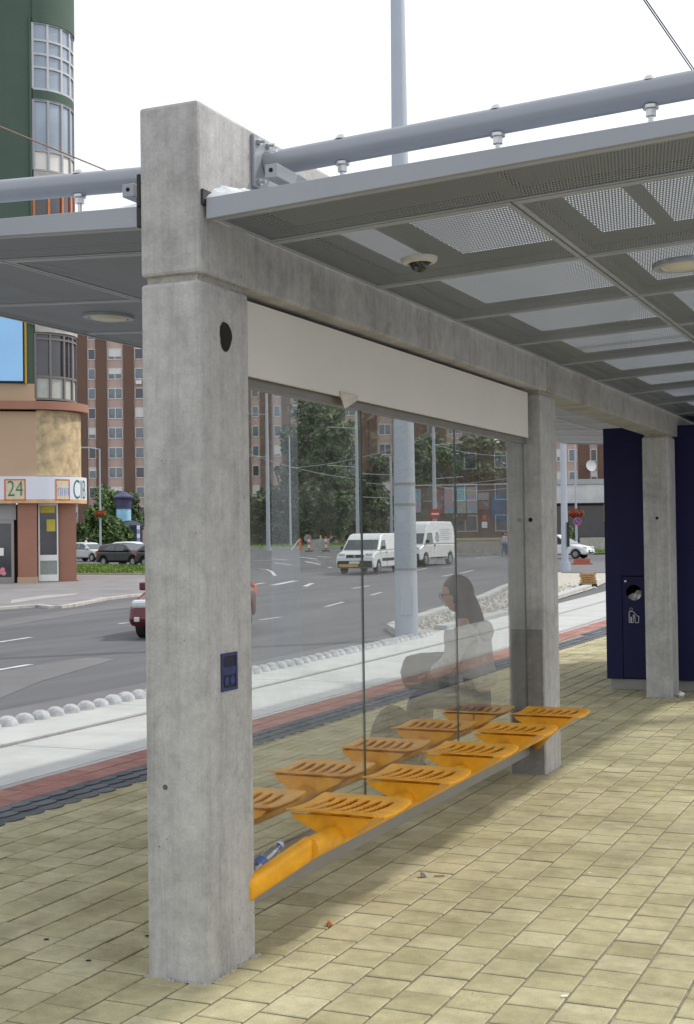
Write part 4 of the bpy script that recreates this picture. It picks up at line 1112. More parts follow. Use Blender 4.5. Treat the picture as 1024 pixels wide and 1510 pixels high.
pat = [(90, 108, 'b'), (109, 116, 'c'), (117, 131, 'b'), (132, 144, 'c'), (144, 160, 'b'), (161, 184, 'w'), (185, 200, 'b'), (201, 215, 'c'), (216, 230, 'b'), (232, 256, 'w'), (257, 272, 'b'), (274, 286, 'c'), (288, 303, 'b'), (305, 329, 'w'), (330, 345, 'b'), (346, 358, 'c'), (359, 372, 'b'),
       (373.5, 384.5, 'c'), (386, 404, 'b'), (405.5, 416.5, 'c'), (418, 431, 'b'), (432, 455, 'w'), (456, 472, 'b'), (474, 486, 'c'), (488, 503, 'b'), (505, 529, 'w'), (530, 545, 'b'), (546, 558, 'b'), (560, 580, 'w'), (582, 598, 'b'), (600, 611, 'c'), (612, 632, 'b'), (633, 641, 'c'), (642, 660, 'b'), (662, 684, 'w'), (685, 700, 'b')]
block('apartment_block', 88, 700, 190, 15, 2.78, pat, 'long pink apartment block with brown piers behind the trees', base=3.0)
pat2 = [(800, 806, 'c'), (808, 820, 'b'), (822.5, 829, 'c'), (830, 838, 'c'), (840, 854, 'w'), (855, 871, 'b'), (872.5, 883, 'w'), (884, 900, 'b'), (902, 912, 'w'), (914, 930, 'b')]
rb_ = block('apartment_block', 798, 932, 170, 8, 2.8, pat2, 'brick and peach apartment block above the bridge at the right', base=6.2)
q = MB(); 
o = site(871, 168, py=690); dish = thing('satellite_dish', (o.x, o.y, EYE+(788-687)*168/FOC), BR+.3, 'white round satellite dish on the brick apartment block', 'satellite dish')
q = MB(); q.lathe([(.01, 0), (.35, .05), (.62, .16), (.70, .22)], n=20); dd = q.build('dish', m_winw, dish); dd.rotation_euler = (R(80), 0, 0)
q = MB(); q.tube((0, 0, 0), (0, 1.7, -.1), .04, n=6); q.build('bracket', m_kick, dish)

# bridge and low walls at the right
br_ = frame_thing('road_bridge', 800, 120, 'pale concrete road bridge with a dark opening below', 'bridge', z=zr(120))
s = 120/FOC
def hz(py, d, hx=850): return EYE+(797.5-.0135*(hx-200)/1-py)*d/FOC - zr(d)
q = MB(); q.box(-2, 160*s, 0, 9, hz(742, 120), hz(708, 120)); bo = q.build('deck', mat('bridge_concrete', (.58, .58, .57), .9, var=.2, scale=.5, bump=.2), br_)
q = MB(); q.box(-2, 160*s, -.12, .0, hz(741, 120)+1.6, hz(707, 120)); q.build('edge_beam', m_slab, br_)
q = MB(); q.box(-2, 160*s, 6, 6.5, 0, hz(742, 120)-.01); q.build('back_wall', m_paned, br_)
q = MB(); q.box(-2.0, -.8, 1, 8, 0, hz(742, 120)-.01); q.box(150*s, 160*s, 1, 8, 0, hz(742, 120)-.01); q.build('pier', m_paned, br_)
pw = frame_thing('parapet_wall', 838, 112, 'low grey concrete wall in front of the dark bridge opening', 'wall', z=zr(112)); q = MB(); q.box(1.0, 7, 0, .35, 0, 1.15); q.build('wall_body', m_kerb, pw)
grass_strip('grass_verge', None, 'grass strip below the low wall at the right', 700, .3, world_pts=[site(834, 104), site(960, 104), site(960, 112), site(834, 112)])
q = MB(); p = site(892, 118); q.box(0, .55, 0, .12, 0, 1.5); y_s = q.build('hanging_sign', m_yellow, loc=(p.x, p.y, EYE+(787-768)*118/FOC)); y_s.rotation_euler.z = BR; tag(y_s, 'small yellow upright sign in front of the dark bridge opening', 'sign')
# underpass wall with posters, behind the high roof van
uw = frame_thing('underpass_wall', 600, 118, 'brown underpass wall carrying a row of faded colourful posters', 'wall', z=zr(118)); s = 118/FOC
q = MB(); q.box(0, 200*s, 0, 1, 0, hz(716, 118, 700)); q.build('wall_body', mat('brown_wall', (.13, .105, .09), .9, var=.2, scale=.4), uw)
q = MB(); q.box(0, 200*s, -.15, 0.0, hz(716, 118, 700), hz(714, 118, 700)); q.build('coping', m_kerb, uw)
def poster_mat(name, cols, sc):
    m, t, out = nt(name); b = N(t, 'BsdfPrincipled'); b.inputs['Roughness'].default_value = .6
    tc = N(t, 'TexCoord'); n = N(t, 'TexNoise', i_Scale=sc, i_Detail=3.0, i_Distortion=1.5); t.links.new(tc.outputs['Object'], n.inputs['Vector'])
    r = ramp(t, [(.25+.5*i/(len(cols)-1), c) for i, c in enumerate(cols)]); t.links.new(n.outputs[0], r.inputs[0]); t.links.new(r.outputs[0], b.inputs['Base Color']); t.links.new(b.outputs[0], out.inputs[0]); return m
pm1 = poster_mat('poster_green', [(.05, .12, .05), (.28, .40, .08), (.45, .25, .30), (.12, .35, .45), (.5, .5, .2)], .8)
pm2 = poster_mat('poster_red', [(.20, .05, .05), (.28, .1, .08), (.12, .12, .16), (.35, .4, .45)], .6)
pm3 = poster_mat('poster_blue', [(.08, .25, .35), (.2, .45, .5), (.35, .3, .25), (.3, .5, .15)], .9)
for i, (a, b, c_, d_, m) in enumerate(((600, 622, 755, 720, pm1), (643, 655, 757, 722, pm2), (656, 672, 757, 718, pm1), (675, 688, 757, 718, pm3), (689, 705, 757, 718, pm1), (706, 722, 752, 740, pm2), (706, 722, 738, 727, m_kick), (726, 748, 768, 730, mat('poster_navy', (.03, .10, .20), .5, var=.5, scale=.6)))):
    q = MB(); q.box((a-600)*s, (b-600)*s, -.09, -.01, hz(c_, 118, 700), hz(d_, 118, 700)); q.build('poster', m, uw)
q = MB(); q.box(112*s, 118*s, -.09, -.03, hz(768, 118, 700), hz(760, 118, 700)); q.build('notice', m_redp, uw)
q = MB(); q.box(111*s, 119*s, -.09, -.03, hz(779, 118, 700), hz(770, 118, 700)); q.build('notice', m_paper, uw)
lw_ = frame_thing('low_wall', 664, 106, 'low beige concrete wall beyond the high roof van', 'wall', z=zr(106)); s = 106/FOC
q = MB(); q.box(0, 96*s, 0, .4, 0, hz(797, 106, 700)); q.build('wall_body', m_kerb, lw_); q = MB(); q.box(-.05, 96*s, -.06, .45, hz(797, 106, 700), hz(793.5, 106, 700)); q.build('coping', mat('yellow_coping', (.50, .42, .24), .8), lw_)

# ------------------------------------------------------------------ trees
def leaf_cloud(q, cx, cy, cz, rx, ry, rz, n, s):
    for _ in range(n):
        while True:
            u = Vector((random.uniform(-1, 1), random.uniform(-1, 1), random.uniform(-1, 1)))
            if .25 < u.length < 1: break
        p = Vector((cx+u.x*rx, cy+u.y*ry, cz+u.z*rz)); a = Vector((random.gauss(0, 1), random.gauss(0, 1), random.gauss(0, 1))).normalized(); b = a.orthogonal().normalized()
        t = random.uniform(.6, 1.3)*s; a *= t; b *= t*.6
        q.quad(p-a, p+b, p+a, p-b)
def tree(px, d, h, w, label, n=2600, leaf=.32, m=m_leafd, trunk=.25, clumps=26, low=.12, cat='tree', name='tree', group='trees and bushes beyond the junction', hd=None, z=None, seed=0, off=None):
    random.seed(100+seed)
    o = frame_thing(name, px, d, label, cat, group, z=zr(d) if z is None else z)
    if off: o.location = off
    tr = MB(); pts = [Vector((0, 0, -.1)), Vector((random.uniform(-.2, .2), 0, h*.3)), Vector((random.uniform(-.3, .3), .1, h*.62)), Vector((random.uniform(-.3, .3), 0, h*.9))]
    rr = [trunk, trunk*.75, trunk*.45, trunk*.12]
    for i in range(3): tr.tube(pts[i], pts[i+1], rr[i], rr[i+1], n=8)
    q = MB(); hd_ = hd or w*.5
    for k_ in range(clumps):
        f = low+(1-low)*((k_+.5)/clumps); prof = math.sin(math.pi*min(1, max(.08, (f-low*.6)/(1.08-low*.6))))**.6
        a = random.uniform(0, 6.28); r = random.uniform(.15, .8)*prof
        cx, cy, cz = w/2*r*math.cos(a), hd_*r*math.sin(a), h*f*.96
        cr = w*random.uniform(.13, .24)
        leaf_cloud(q, cx, cy, cz, cr, cr, cr*random.uniform(.6, .9), n//clumps, leaf)
        if k_ % 2 == 0 and f > .2: tr.tube((0, 0, cz*.75), (cx, cy, cz), trunk*.3, trunk*.08, n=5)
    tr.build('trunk', m_bark, o); q.build('crown', m, o)
    return o
E_ = lambda d, py, hx=500: EYE+(797-.0135*(hx-150)-py)*d/FOC - zr(d)
tree(474, 150, E_(150, 580), 9.4, 'tall dark tree rising before the pink apartment block', 15000, .27, clumps=72, seed=1, low=.08, m=m_leafd)
tree(503, 148, E_(148, 625), 5.6, 'shorter dark tree close against the right of the tall tree', 4500, .28, clumps=28, seed=2)
for i, (px, top_, w_, lab) in enumerate(((392, 722, 5.5, 'low dark bush behind the leftmost grey mast through the glass'), (425, 708, 6, 'dark bushy tree behind the thin lamp post through the glass'), (452, 735, 6, 'dark bush below the tall tree through the glass'), (552, 672, 6.5, 'dark tree beside the second glass joint, left of the big mast'), (368, 735, 4, 'dark bush at the edge of the near column'), (520, 700, 5.5, 'dark tree just left of the tall grey mast behind the white van'))):
    tree(px, 155, E_(155, top_), w_, lab, 3200, .30, clumps=22, low=.02, seed=10+i, m=m_leafd)
for i, (px, top_, w_, lab) in enumerate(((628, 640, 6, 'dark tree right behind the big near mast'), (664, 655, 7.5, 'wide dark tree above the red no entry sign'), (702, 632, 8, 'largest dark tree above the posters on the underpass wall'), (740, 650, 7, 'dark tree above the underpass wall beside the second column'))):
    tree(px, 135, E_(135, top_, 690), w_, lab, 5200, .28, clumps=30, low=.1, seed=20+i, m=m_leafm if i == 1 else m_leafd)
for i, (px, d, top_, w_, m, lab) in enumerate(((149, 112, 752, 3.9, m_leafm, 'bushy green tree directly behind the silver and black parked cars'), (162, 125, 722, 4.6, m_leafm, 'green tree behind the lamp post with red flowers'), (196, 128, 730, 4.0, m_leafd, 'darker green tree beside the near column behind the advertising pillar'), (176, 120, 765, 2.8, m_leafm, 'low light green bush left of the dark blue kiosk'), (121, 118, 772, 2.2, m_leafd, 'dark bush beside the corner building'))):
    tree(px, d, E_(d, top_, 150), w_, lab, 3600, .20, clumps=26, low=.04, seed=40+i, m=m, trunk=.15)
tree(838, 113, 2.0, 2.2, 'small green bush behind the white car at the right', 1100, .16, clumps=10, low=.0, seed=51, m=m_leafm, trunk=.06)

# ------------------------------------------------------------------ masts and lamps
def mast(px, d, pytop, r0, r1, label, parts=None, group='grey street masts', hx=None, base=True, n=16, off=0):
    hx = hx or px; o = frame_thing('mast', px, d, label, 'mast', group, z=zr(d))
    H = EYE+(797-.0135*(hx-150)-pytop)*d/FOC-zr(d)
    q = MB(); q.tube((0, 0, -.05), (0, 0, H), r0, r1, n=n); q.build('pole', m_mast, o, smooth=True)
    if base: q = MB(); q.tube((0, 0, -.05), (0, 0, .25), r0*1.5, r0*1.4, n=n); q.build('base_collar', m_mast, o)
    return o, H
o, H = mast(598, 26.3, -260, .235, .115, 'large tapered grey tram mast beside the track, rising above the canopy', base=False, n=12)
for z in (1.35, 2.6, 3.0):
    q = MB(); q.tube((0, 0, z), (0, 0, z+.05), .232-z*.006, .232-z*.006, n=24); q.build('band', m_kick, o)
q = MB(); q.box(-.12, .12, -.245, -.205, .5, 1.05); q.build('door', m_mast, o)
for (px, d, pt, r0, r1, lab) in ((396, 128, 560, .20, .11, 'grey mast nearest to the first column through the glass'), (528, 120, 585, .17, .10, 'grey mast left of the second glass joint above the white van'), (642, 112, 615, .20, .10, 'grey mast behind the red no entry sign'), (578, 125, 672, .13, .09, 'thin grey mast just left of the big tram mast')):
    o, H = mast(px, d, pt, r0, r1, lab)
    for z in (H*.55, H*.8):
        q = MB(); q.tube((0, 0, z), (-2.6 if px != 642 else 2.4, 0, z+.15), .03, n=6); q.build('bracket_arm', m_mast, o)
o, H = mast(429, 140, 642, .11, .06, 'thin grey lamp post before the dark bushes through the glass')
o, H = mast(833, 66, 560, .175, .13, 'grey mast seen between second column and navy kiosk'); q = MB(); q.box(.10, .20, -.26, -.12, 1.9-1.3+.6, 3.0-.6); q.build('control_box', m_black, o); q = MB(); q.tube((0, 0, 0), (0, 0, .45), .27, .25, n=16); q.build('foot', m_mast, o)
def lamp_post(px, d, pt, label, arm, flower_y, hx):
    o, H = mast(px, d, pt, .09, .055, label, group='lamp posts with flower baskets', hx=hx); o.name = 'lamp_post'; o['category'] = 'lamp post'
    if arm:
        q = MB(); q.tube((0, 0, H-.03), (arm, 0, H+.12), .035, n=8); q.build('arm', m_mast, o)
        q = MB(); q.box(arm-.5, arm+.1, -.12, .12, H+.07, H+.17); q.build('lamp_head', m_mast, o, bevel=.02)
    return o, H
o, H = lamp_post(148.5, 108, 661, 'lamp post with one arm behind the corner building and parked cars', -.95, 757, 150)
def basket(px, d, py, w, label, hx):
    z = EYE+(797-.0135*(hx-150)-py)*d/FOC
    p = site(px, d); o = thing('flower_basket', (p.x, p.y, z), 0, label, 'flower basket')
    random.seed(5); q = MB(); leaf_cloud(q, 0, 0, 0, w/2, w/2, w*.27, 900, .09); q.build('flowers', leaf_mat('red_flower', (.30, .03, .015), (.42, .07, .03), (.12, .12, .03)), o)
    q = MB(); q.lathe([(.02, -w*.36), (w*.3, -w*.22), (w*.36, -.05)], n=14); q.build('bowl', m_leafd if False else m_bark, o)
basket(148.5, 107.7, 757, .85, 'red flower basket on the lamp post above the parked cars', 150)
o, H = lamp_post(850.5, 100, 600, 'lamp post with red flower basket before the dark bridge opening', 0, 757, 850)
basket(850.5, 99.7, 756, 1.15, 'large red flower basket on the lamp post by the bridge', 850)
def disc_sign(px, d, py, r, label, kind, yaw=0, hx=None, name='road_sign', pole=False, loc=None):
    hx = hx or px; p = site(px, d) if loc is None else Vector(loc); z = EYE+(797-.0135*(hx-150)-py)*d/FOC if loc is None else loc[2]
    o = thing(name, (p.x, p.y, z), BR+yaw, label, 'road sign')
    q = MB(); q.tube((0, .02, 0), (0, 0, 0), r, n=40); q.build('disc', {'noentry': mat('sign_red', (.55, .03, .02), .5), 'stop': mat('sign_blue', (.03, .08, .38), .5), 'keep': mat('sign_blue2', (.02, .06, .42), .5), 'grey': m_kick}[kind], o)
    q = MB()
    if kind == 'noentry': q.box(-r*.72, r*.72, -.012, -.002, -r*.16, r*.16)
    if kind == 'stop':
        for i in range(32):
            a, b = 2*math.pi*i/32, 2*math.pi*(i+1)/32
            q.quad((r*.8*math.cos(a), -.006, r*.8*math.sin(a)), (r*.8*math.cos(b), -.006, r*.8*math.sin(b)), (r*math.cos(b), -.006, r*math.sin(b)), (r*math.cos(a), -.006, r*math.sin(a)))
        q.quad((-r*.62, -.006, r*.48), (-r*.48, -.006, r*.62), (r*.62, -.006, -r*.48), (r*.48, -.006, -r*.62))
    if kind == 'keep':
        def A(u, v): return ((u+v)*.7071*r, -.006, (u-v)*-.7071*r)
        s_ = .16
        q.quad((-.5*r-.1*r, -.006, .45*r), (-.35*r, -.006, .62*r), (.38*r, -.006, -.1*r), (.16*r, -.006, -.30*r))
        q.quad((.62*r, -.006, -.58*r), (-.12*r, -.006, -.52*r), (.55*r, -.006, .14*r))
    if q.v: q.build('symbol', m_redp if kind == 'stop' else m_paper, o)
    if pole: q = MB(); q.tube((0, .05, -pole), (0, .05, r*.9), .03, n=8); q.build('pole', m_mast, o)
    return o
disc_sign(642.5, 111, 757, .42, 'round red no entry sign above the high roof van', 'noentry', hx=640)
disc_sign(852, 98, 768, .30, 'round blue and red no stopping sign under the flower basket', 'stop', hx=850)
disc_sign(0, 0, 0, .34, 'round blue keep right sign with white arrow beside the other road', 'keep', loc=(10.4, 16.6, .95), yaw=R(-75), pole=1.25)

# ------------------------------------------------------------------ advertising pillar, kiosk, street works
p = frame_thing('advertising_pillar', 183, 124, 'advertising pillar with light blue poster and dark blue domed cap', 'advertising pillar', z=zr(124))
zt_ = E_(124, 735, 180); q = MB(); q.lathe([(.68, 0), (.68, zt_)], n=20); q.build('column', mat('pillar_poster', (.30, .55, .70), .6, var=.35, scale=.6), p, smooth=True)
q = MB(); q.lathe([(.75, zt_-.9), (.75, zt_), (.98, zt_+.05), (.98, zt_+.2), (.3, zt_+.6), (.01, zt_+.7)], n=20); q.build('cap', mat('navy_cap', (.045, .045, .11), .5), p)
p = frame_thing('news_kiosk', 191, 122, 'dark blue street kiosk beside the green bushes', 'kiosk', z=zr(122))
q = MB(); q.lathe([(.1, 0), (1.2, 0), (1.2, 2.4), (1.35, 2.4), (1.35, 2.6), (.4, 3.0), (.01, 3.05)], n=8); q.build('body', mat('navy_kiosk', (.02, .025, .06), .5), p)
p = frame_thing('marker_post', 204.5, 106, 'blue and white banded post with a red foot', 'post', z=zr(106))
for i in range(6): q = MB(); q.box(-.11, .11, -.05, .05, .75+i*.33, .75+i*.33+.32); q.build('stripe', m_paper if i % 2 else m_bluep, p)
q = MB(); q.box(-.2, .2, -.2, .2, 0, .74); q.build('foot', m_redp, p)
def barrier(px, d, kind, label):
    p = frame_thing('road_works_barrier', px, d, label, 'barrier', z=zr(d))
    if kind == 'post':
        for i in range(5): q = MB(); q.box(-.09, .09, -.03, .03, .1+i*.26, .1+i*.26+.25); q.build('stripe', m_redp if i % 2 == 0 else m_paper, p)
        q = MB(); q.box(-.35, .35, -.25, .25, 0, .1); q.build('foot', m_black, p)
    return p
m_or = mat('signal_orange', (.85, .17, .04), .5)
p = frame_thing('road_works_post', 443, 126, 'orange upright road works post with a white pole leaning on it', 'post', z=zr(126)); q = MB(); q.box(-.11, .11, -.04, .04, 0, 1.15); q.build('post', m_or, p); q = MB(); q.tube((-.1, -.1, 1.0), (-.85, -.2, .05), .05, n=8); q.build('leaning_pole', m_paper, p)
barrier(456, 122, 'post', 'red and white post on a black foot by the road works sign')
barrier(481, 122, 'post', 'red and white post on a black foot nearest the white van')
p = frame_thing('road_works_sign', 468, 128, 'grey backs of road works boards standing on the grass', 'sign', z=zr(128)); q = MB(); q.tube((-.9, .02, 1.1), (-.9, 0, 1.1), .36, n=20); q.tube((-.9, .05, 0), (-.9, .05, 1.1), .03, n=6); q.build('disc', m_kick, p)
q = MB(); q.box(-.6, 1.2, 0, .04, .35, 1.0, Matrix.Rotation(-.07, 4, 'Y')); q.build('board', m_kerb, p); q = MB(); q.box(.25, .4, -.03, .0, .9, 1.35); q.build('lamp', m_cream, p)
# stacked boards by the track
p = thing('stacked_boards', (-12.3, 50.2, -.27), BR, 'short stack of brown boards on the gravel beside the right hand track', 'board stack')
for i in range(5): q = MB(); q.box(-.25+random.uniform(-.03, .03), .25+random.uniform(-.03, .03), -.3, .3, .12+i*.085, .12+i*.085+.065); q.build('board', mat('board_wood', (.35, .20, .08), .8, var=.25, scale=8), p)
q = MB(); q.box(-.3, .3, -.25, .25, 0, .11); q.build('skid', m_black, p)
p = site(858, 74); q = MB(); q.box(-.5, .5, -.4, .4, 0, .12); q.box(-.4, .4, -.3, .3, .12, .35); o = q.build('brick_pallet', mat('red_brick', (.38, .12, .08), .9, var=.2, scale=8), loc=p); o.rotation_euler.z = BR; tag(o, 'small red pile of bricks on the traffic island', 'brick pile')
p = site(835, 63, -.26); q = MB(); q.box(-1.2, 1.2, -.06, .06, 0, .10); q.box(.2, 2.1, -.5, -.38, 0, .09); o = q.build('loose_kerb_stones', m_slab, loc=p); o.rotation_euler.z = BR+.15; tag(o, 'loose pale kerb stones lying on the gravel verge', 'kerb stones')
ground_poly('traffic_island', [(828, 846), (893, 846), (960, 846), (960, 830), (893, 830), (828, 832)], m_patch, .05, 'pale concrete traffic island beyond the verge')

# ------------------------------------------------------------------ overhead wires
def wire(a, b, r, sag, label, m=m_black, group=None, nm='overhead_wire'):
    a, b = Vector(a), Vector(b); pts = [a.lerp(b, t/14)-Vector((0, 0, sag*4*(t/14)*(1-t/14))) for t in range(15)]
    q = MB(); q.path(pts, r, 6); tag(q.build(nm, m), label, 'wire', group)
def pt(px, py, d):
    v = FW + RT*((px-512)/FOC) - UP*((py-755)/FOC); return Vector((0, 0, EYE)) + v*d
m_wire = mat('wire', (.03, .03, .05), .5); m_copper = mat('copper_wire', (.20, .10, .07), .5)
wire(pt(940, -14, 20), pt(1090, 204, 26), .010, .0, 'left one of two dark wires crossing the sky at upper right', m_wire)
wire(pt(943.5, -14, 20), pt(1094, 204, 26), .010, .0, 'right one of two dark wires crossing the sky at upper right', m_wire)
wire(pt(-60, 162, 24), pt(290, 306, 36), .016, .0, 'copper coloured wire passing in front of the green building', m_copper)
for i, (a, b) in enumerate((((330, 655, 120), (540, 708, 120)), ((540, 712, 120), (780, 700, 110)), ((430, 690, 120), (642, 640, 110)), ((640, 655, 110), (800, 668, 100)), ((642, 716, 110), (780, 712, 100)))):
    wire(pt(*a), pt(*b), .022, .5, ['pale trolley wire running left from the mast behind the white van', 'pale trolley wire passing behind the big tram mast', 'sloping pale wire rising to the mast by the no entry sign', 'high pale wire right of the mast by the no entry sign', 'lowest pale wire just above the posters'][i], m_mast, 'trolley wires between the far masts')

# ------------------------------------------------------------------ vehicles
m_tyre = mat('tyre', (.02, .02, .02), .8); m_rim = mat('wheel_rim', (.35, .36, .38), .4, .6)
m_cglass = mat('car_glass', (.035, .05, .06), .05, 0, var=.2, spec=.9)
m_lamp = mat('headlight_glass', (.62, .66, .68), .12, .3, var=.1); m_trim = mat('black_trim', (.02, .02, .022), .55)
def paint(name, col): return mat(name, col, .32, 0, var=.03, spec=.5, coat=.25)
def vehicle(name, loc, heading, label, cat, body, prof_low, prof_up, w, wheels, wr, belt, tumble, glass, extra=None, group=None, bev=.05):
    """x forward, profile in (x, z); prof_low below the belt, prof_up above it"""
    o = thing(name, loc, heading, label, cat, group)
    hw = w/2
    ztop = max(p[1] for p in prof_up)
    def hwz(z): return hw if z <= belt else hw-tumble*(z-belt)/(ztop-belt)
    # lower body with wheel arches cut in
    low = []
    for x0, x1 in ((prof_low[0], prof_low[1]),): pass
    bottom = []
    zb = min(p[1] for p in prof_low)
    for wx in sorted(wheels):
        rr = wr*1.16
        bottom += [(wx-rr*math.cos(a), max(zb, wr*.95+rr*math.sin(a))) for a in [math.pi*i/8 for i in range(9)]]
    poly = [p for p in prof_low if not (abs(p[1]-zb) < 1e-6)]
    xr = min(p[0] for p in prof_low if abs(p[1]-zb) < 1e-6); xf = max(p[0] for p in prof_low if abs(p[1]-zb) < 1e-6)
    ring = [(xr, zb)]+bottom+[(xf, zb)]+poly
    q = MB(); q.prism(ring, -hw, hw)
    bo = q.build('body', body, o, bevel=0)
    b_ = bo.modifiers.new('bevel', 'BEVEL'); b_.width = bev; b_.segments = 3; b_.limit_method = 'ANGLE'; b_.angle_limit = R(60)
    # upper body
    q = MB(); n = len(prof_up)
    vs = [(x, hwz(z), z) for x, z in prof_up]+[(x, -hwz(z), z) for x, z in prof_up]
    q.add(vs, [tuple(range(n)), tuple(reversed(range(n, 2*n)))]+[(i, i+n, (i+1) % n+n, (i+1) % n) for i in range(n)])
    up = q.build('cabin', body, o); b_ = up.modifiers.new('bevel', 'BEVEL'); b_.width = bev*.9; b_.segments = 3; b_.limit_method = 'ANGLE'; b_.angle_limit = R(25)
    for kind, pts in glass:
        if kind == 'side':
            for sg in (-1, 1):
                q = MB(); P = [(x, sg*(hwz(z)+.006), z) for x, z in pts]; P2 = [(x, sg*(hwz(z)-.02), z) for x, z in pts]; k_ = len(P)
                q.add(P+P2, [tuple(range(k_)), tuple(reversed(range(k_, 2*k_)))]+[(i, i+k_, (i+1) % k_+k_, (i+1) % k_) for i in range(k_)]); q.build('side_window', m_cglass, o)
        else:
            (xa, za), (xb, zb_) = pts; d = Vector((xb-xa, 0, zb_-za)); nn = Vector((d.z, 0, -d.x)).normalized()*(1 if kind == 'front' else -1)
            if (nn.x < 0) == (kind == 'front'): nn = -nn
            ins = .09; q = MB(); P = []
            for (x, z) in ((xa, za), (xb, zb_)):
                for sg in (-1, 1): P.append(Vector((x, sg*(hwz(z)-ins), z))+nn*.012)
            q.quad(P[0], P[1], P[3], P[2]); q.build('windscreen' if kind == 'front' else 'rear_window', m_cglass, o)
    for wx in wheels:
        for sg in (-1, 1):
            q = MB(); q.tube((wx, sg*(hw-.21), wr), (wx, sg*(hw-.005), wr), wr, n=28); t_ = q.build('wheel', m_tyre, o, bevel=.02)
            q = MB(); q.tube((wx, sg*(hw-.02), wr), (wx, sg*(hw+.006), wr), wr*.62, wr*.55, n=20); r_ = q.build('rim', m_rim, t_)
            q = MB()
            for i in range(5):
                a = i*2*math.pi/5+.3; q.tube((wx+wr*.32*math.cos(a), sg*(hw+.0), wr+wr*.32*math.sin(a)), (wx+wr*.32*math.cos(a), sg*(hw+.008), wr+wr*.32*math.sin(a)), wr*.10, n=8)
            q.build('rim_hole', m_tyre, r_)
    q = MB(); q.box(min(wheels)-.2, max(wheels)+.2, -hw+.25, hw-.25, zb+.02, belt*.7); q.build('underbody', m_tyre, o)
    return o, hw, hwz
def boxpart(o, nm, m, x0, x1, y0, y1, z0, z1, bev=.01, par=None):
    q = MB(); q.box(x0, x1, y0, y1, z0, z1); return q.build(nm, m, par or o, bevel=bev)
def mirrors(o, x, hw, z, m):
    for sg in (-1, 1): boxpart(o, 'wing_mirror', m, x-.06, x+.06, sg*hw if sg > 0 else -hw-.19, hw+.19 if sg > 0 else -hw, z, z+.17, .03)
def hdg(v): return math.atan2(v.y, v.x)
toC = -FH; left = -R0
def compact_van(px, d, ang, label, white):
    f = toC*math.cos(R(ang))+left*math.sin(R(ang)); front = site(px, d); c = front - f*2.4
    c.z = zxy(c.x, c.y)
    low = [(-2.4, .3), (2.36, .3), (2.42, .55), (2.38, .82), (2.15, 1.02), (1.55, 1.13), (-2.42, 1.13), (-2.44, .6)]
    up = [(1.56, 1.125), (.92, 1.74), (.72, 1.90), (.3, 1.97), (-2.2, 1.97), (-2.38, 1.8), (-2.42, 1.125)]
    o, hw, hwz = vehicle('compact_van', c, hdg(f), label, 'van', white, low, up, 1.9, (1.5, -1.55), .33, 1.13, .13,
        [('front', ((1.52, 1.17), (.92, 1.72))), ('side', [(1.22, 1.2), (.86, 1.62), (.30, 1.66), (.30, 1.2)])], bev=.07)
    boxpart(o, 'front_bumper', m_trim, 2.2, 2.47, -.88, .88, .34, .66, .05)
    boxpart(o, 'grille', m_trim, 2.30, 2.41, -.44, .44, .80, .95, .02)
    boxpart(o, 'badge', m_rim, 2.36, 2.425, -.07, .07, .82, .92, .02)
    boxpart(o, 'number_plate', m_paper, 2.46, 2.482, -.26, .26, .52, .63, .003)
    boxpart(o, 'bumper_strip', mat('amber_strip', (.55, .36, .10), .6), 2.46, 2.48, -.80, .20, .36, .50, .01)
    for sg in (-1, 1):
        q = MB(); ys_ = sorted((sg*.52, sg*.86)); q.box(2.02, 2.32, ys_[0], ys_[1], .80, 1.02, Matrix.Rotation(0, 4, 'Y')); q.build('headlight', m_lamp, o, bevel=.04)
        boxpart(o, 'side_moulding', m_trim, -.9, 1.0, *(sorted((sg*hw, sg*(hw+.02)))), .62, .76, .01)
        boxpart(o, 'door_seam', m_trim, .18, .195, *(sorted((sg*(hw-.005), sg*(hw+.004)))), .36, 1.12, 0)
        boxpart(o, 'door_handle', m_trim, .28, .42, *(sorted((sg*(hw), sg*(hw+.03)))), 1.02, 1.06, 0)
    mirrors(o, 1.12, hw, 1.18, m_trim)
    q = MB(); q.tube((1.40, -.6, 1.23), (1.3, .1, 1.31), .012, n=5); q.tube((1.40, .1, 1.23), (1.3, .7, 1.30), .012, n=5); q.build('wiper', m_trim, o)
    return o
m_vwhite = paint('van_white', (.74, .76, .78)); m_vwhite2 = mat('dusty_van_white', (.70, .72, .73), .35, 0, var=.06, scale=1.2, spec=.5, coat=.3)
compact_van(523, 65.0, 19, 'white compact van with black grille driving toward the stop through the glass', m_vwhite)
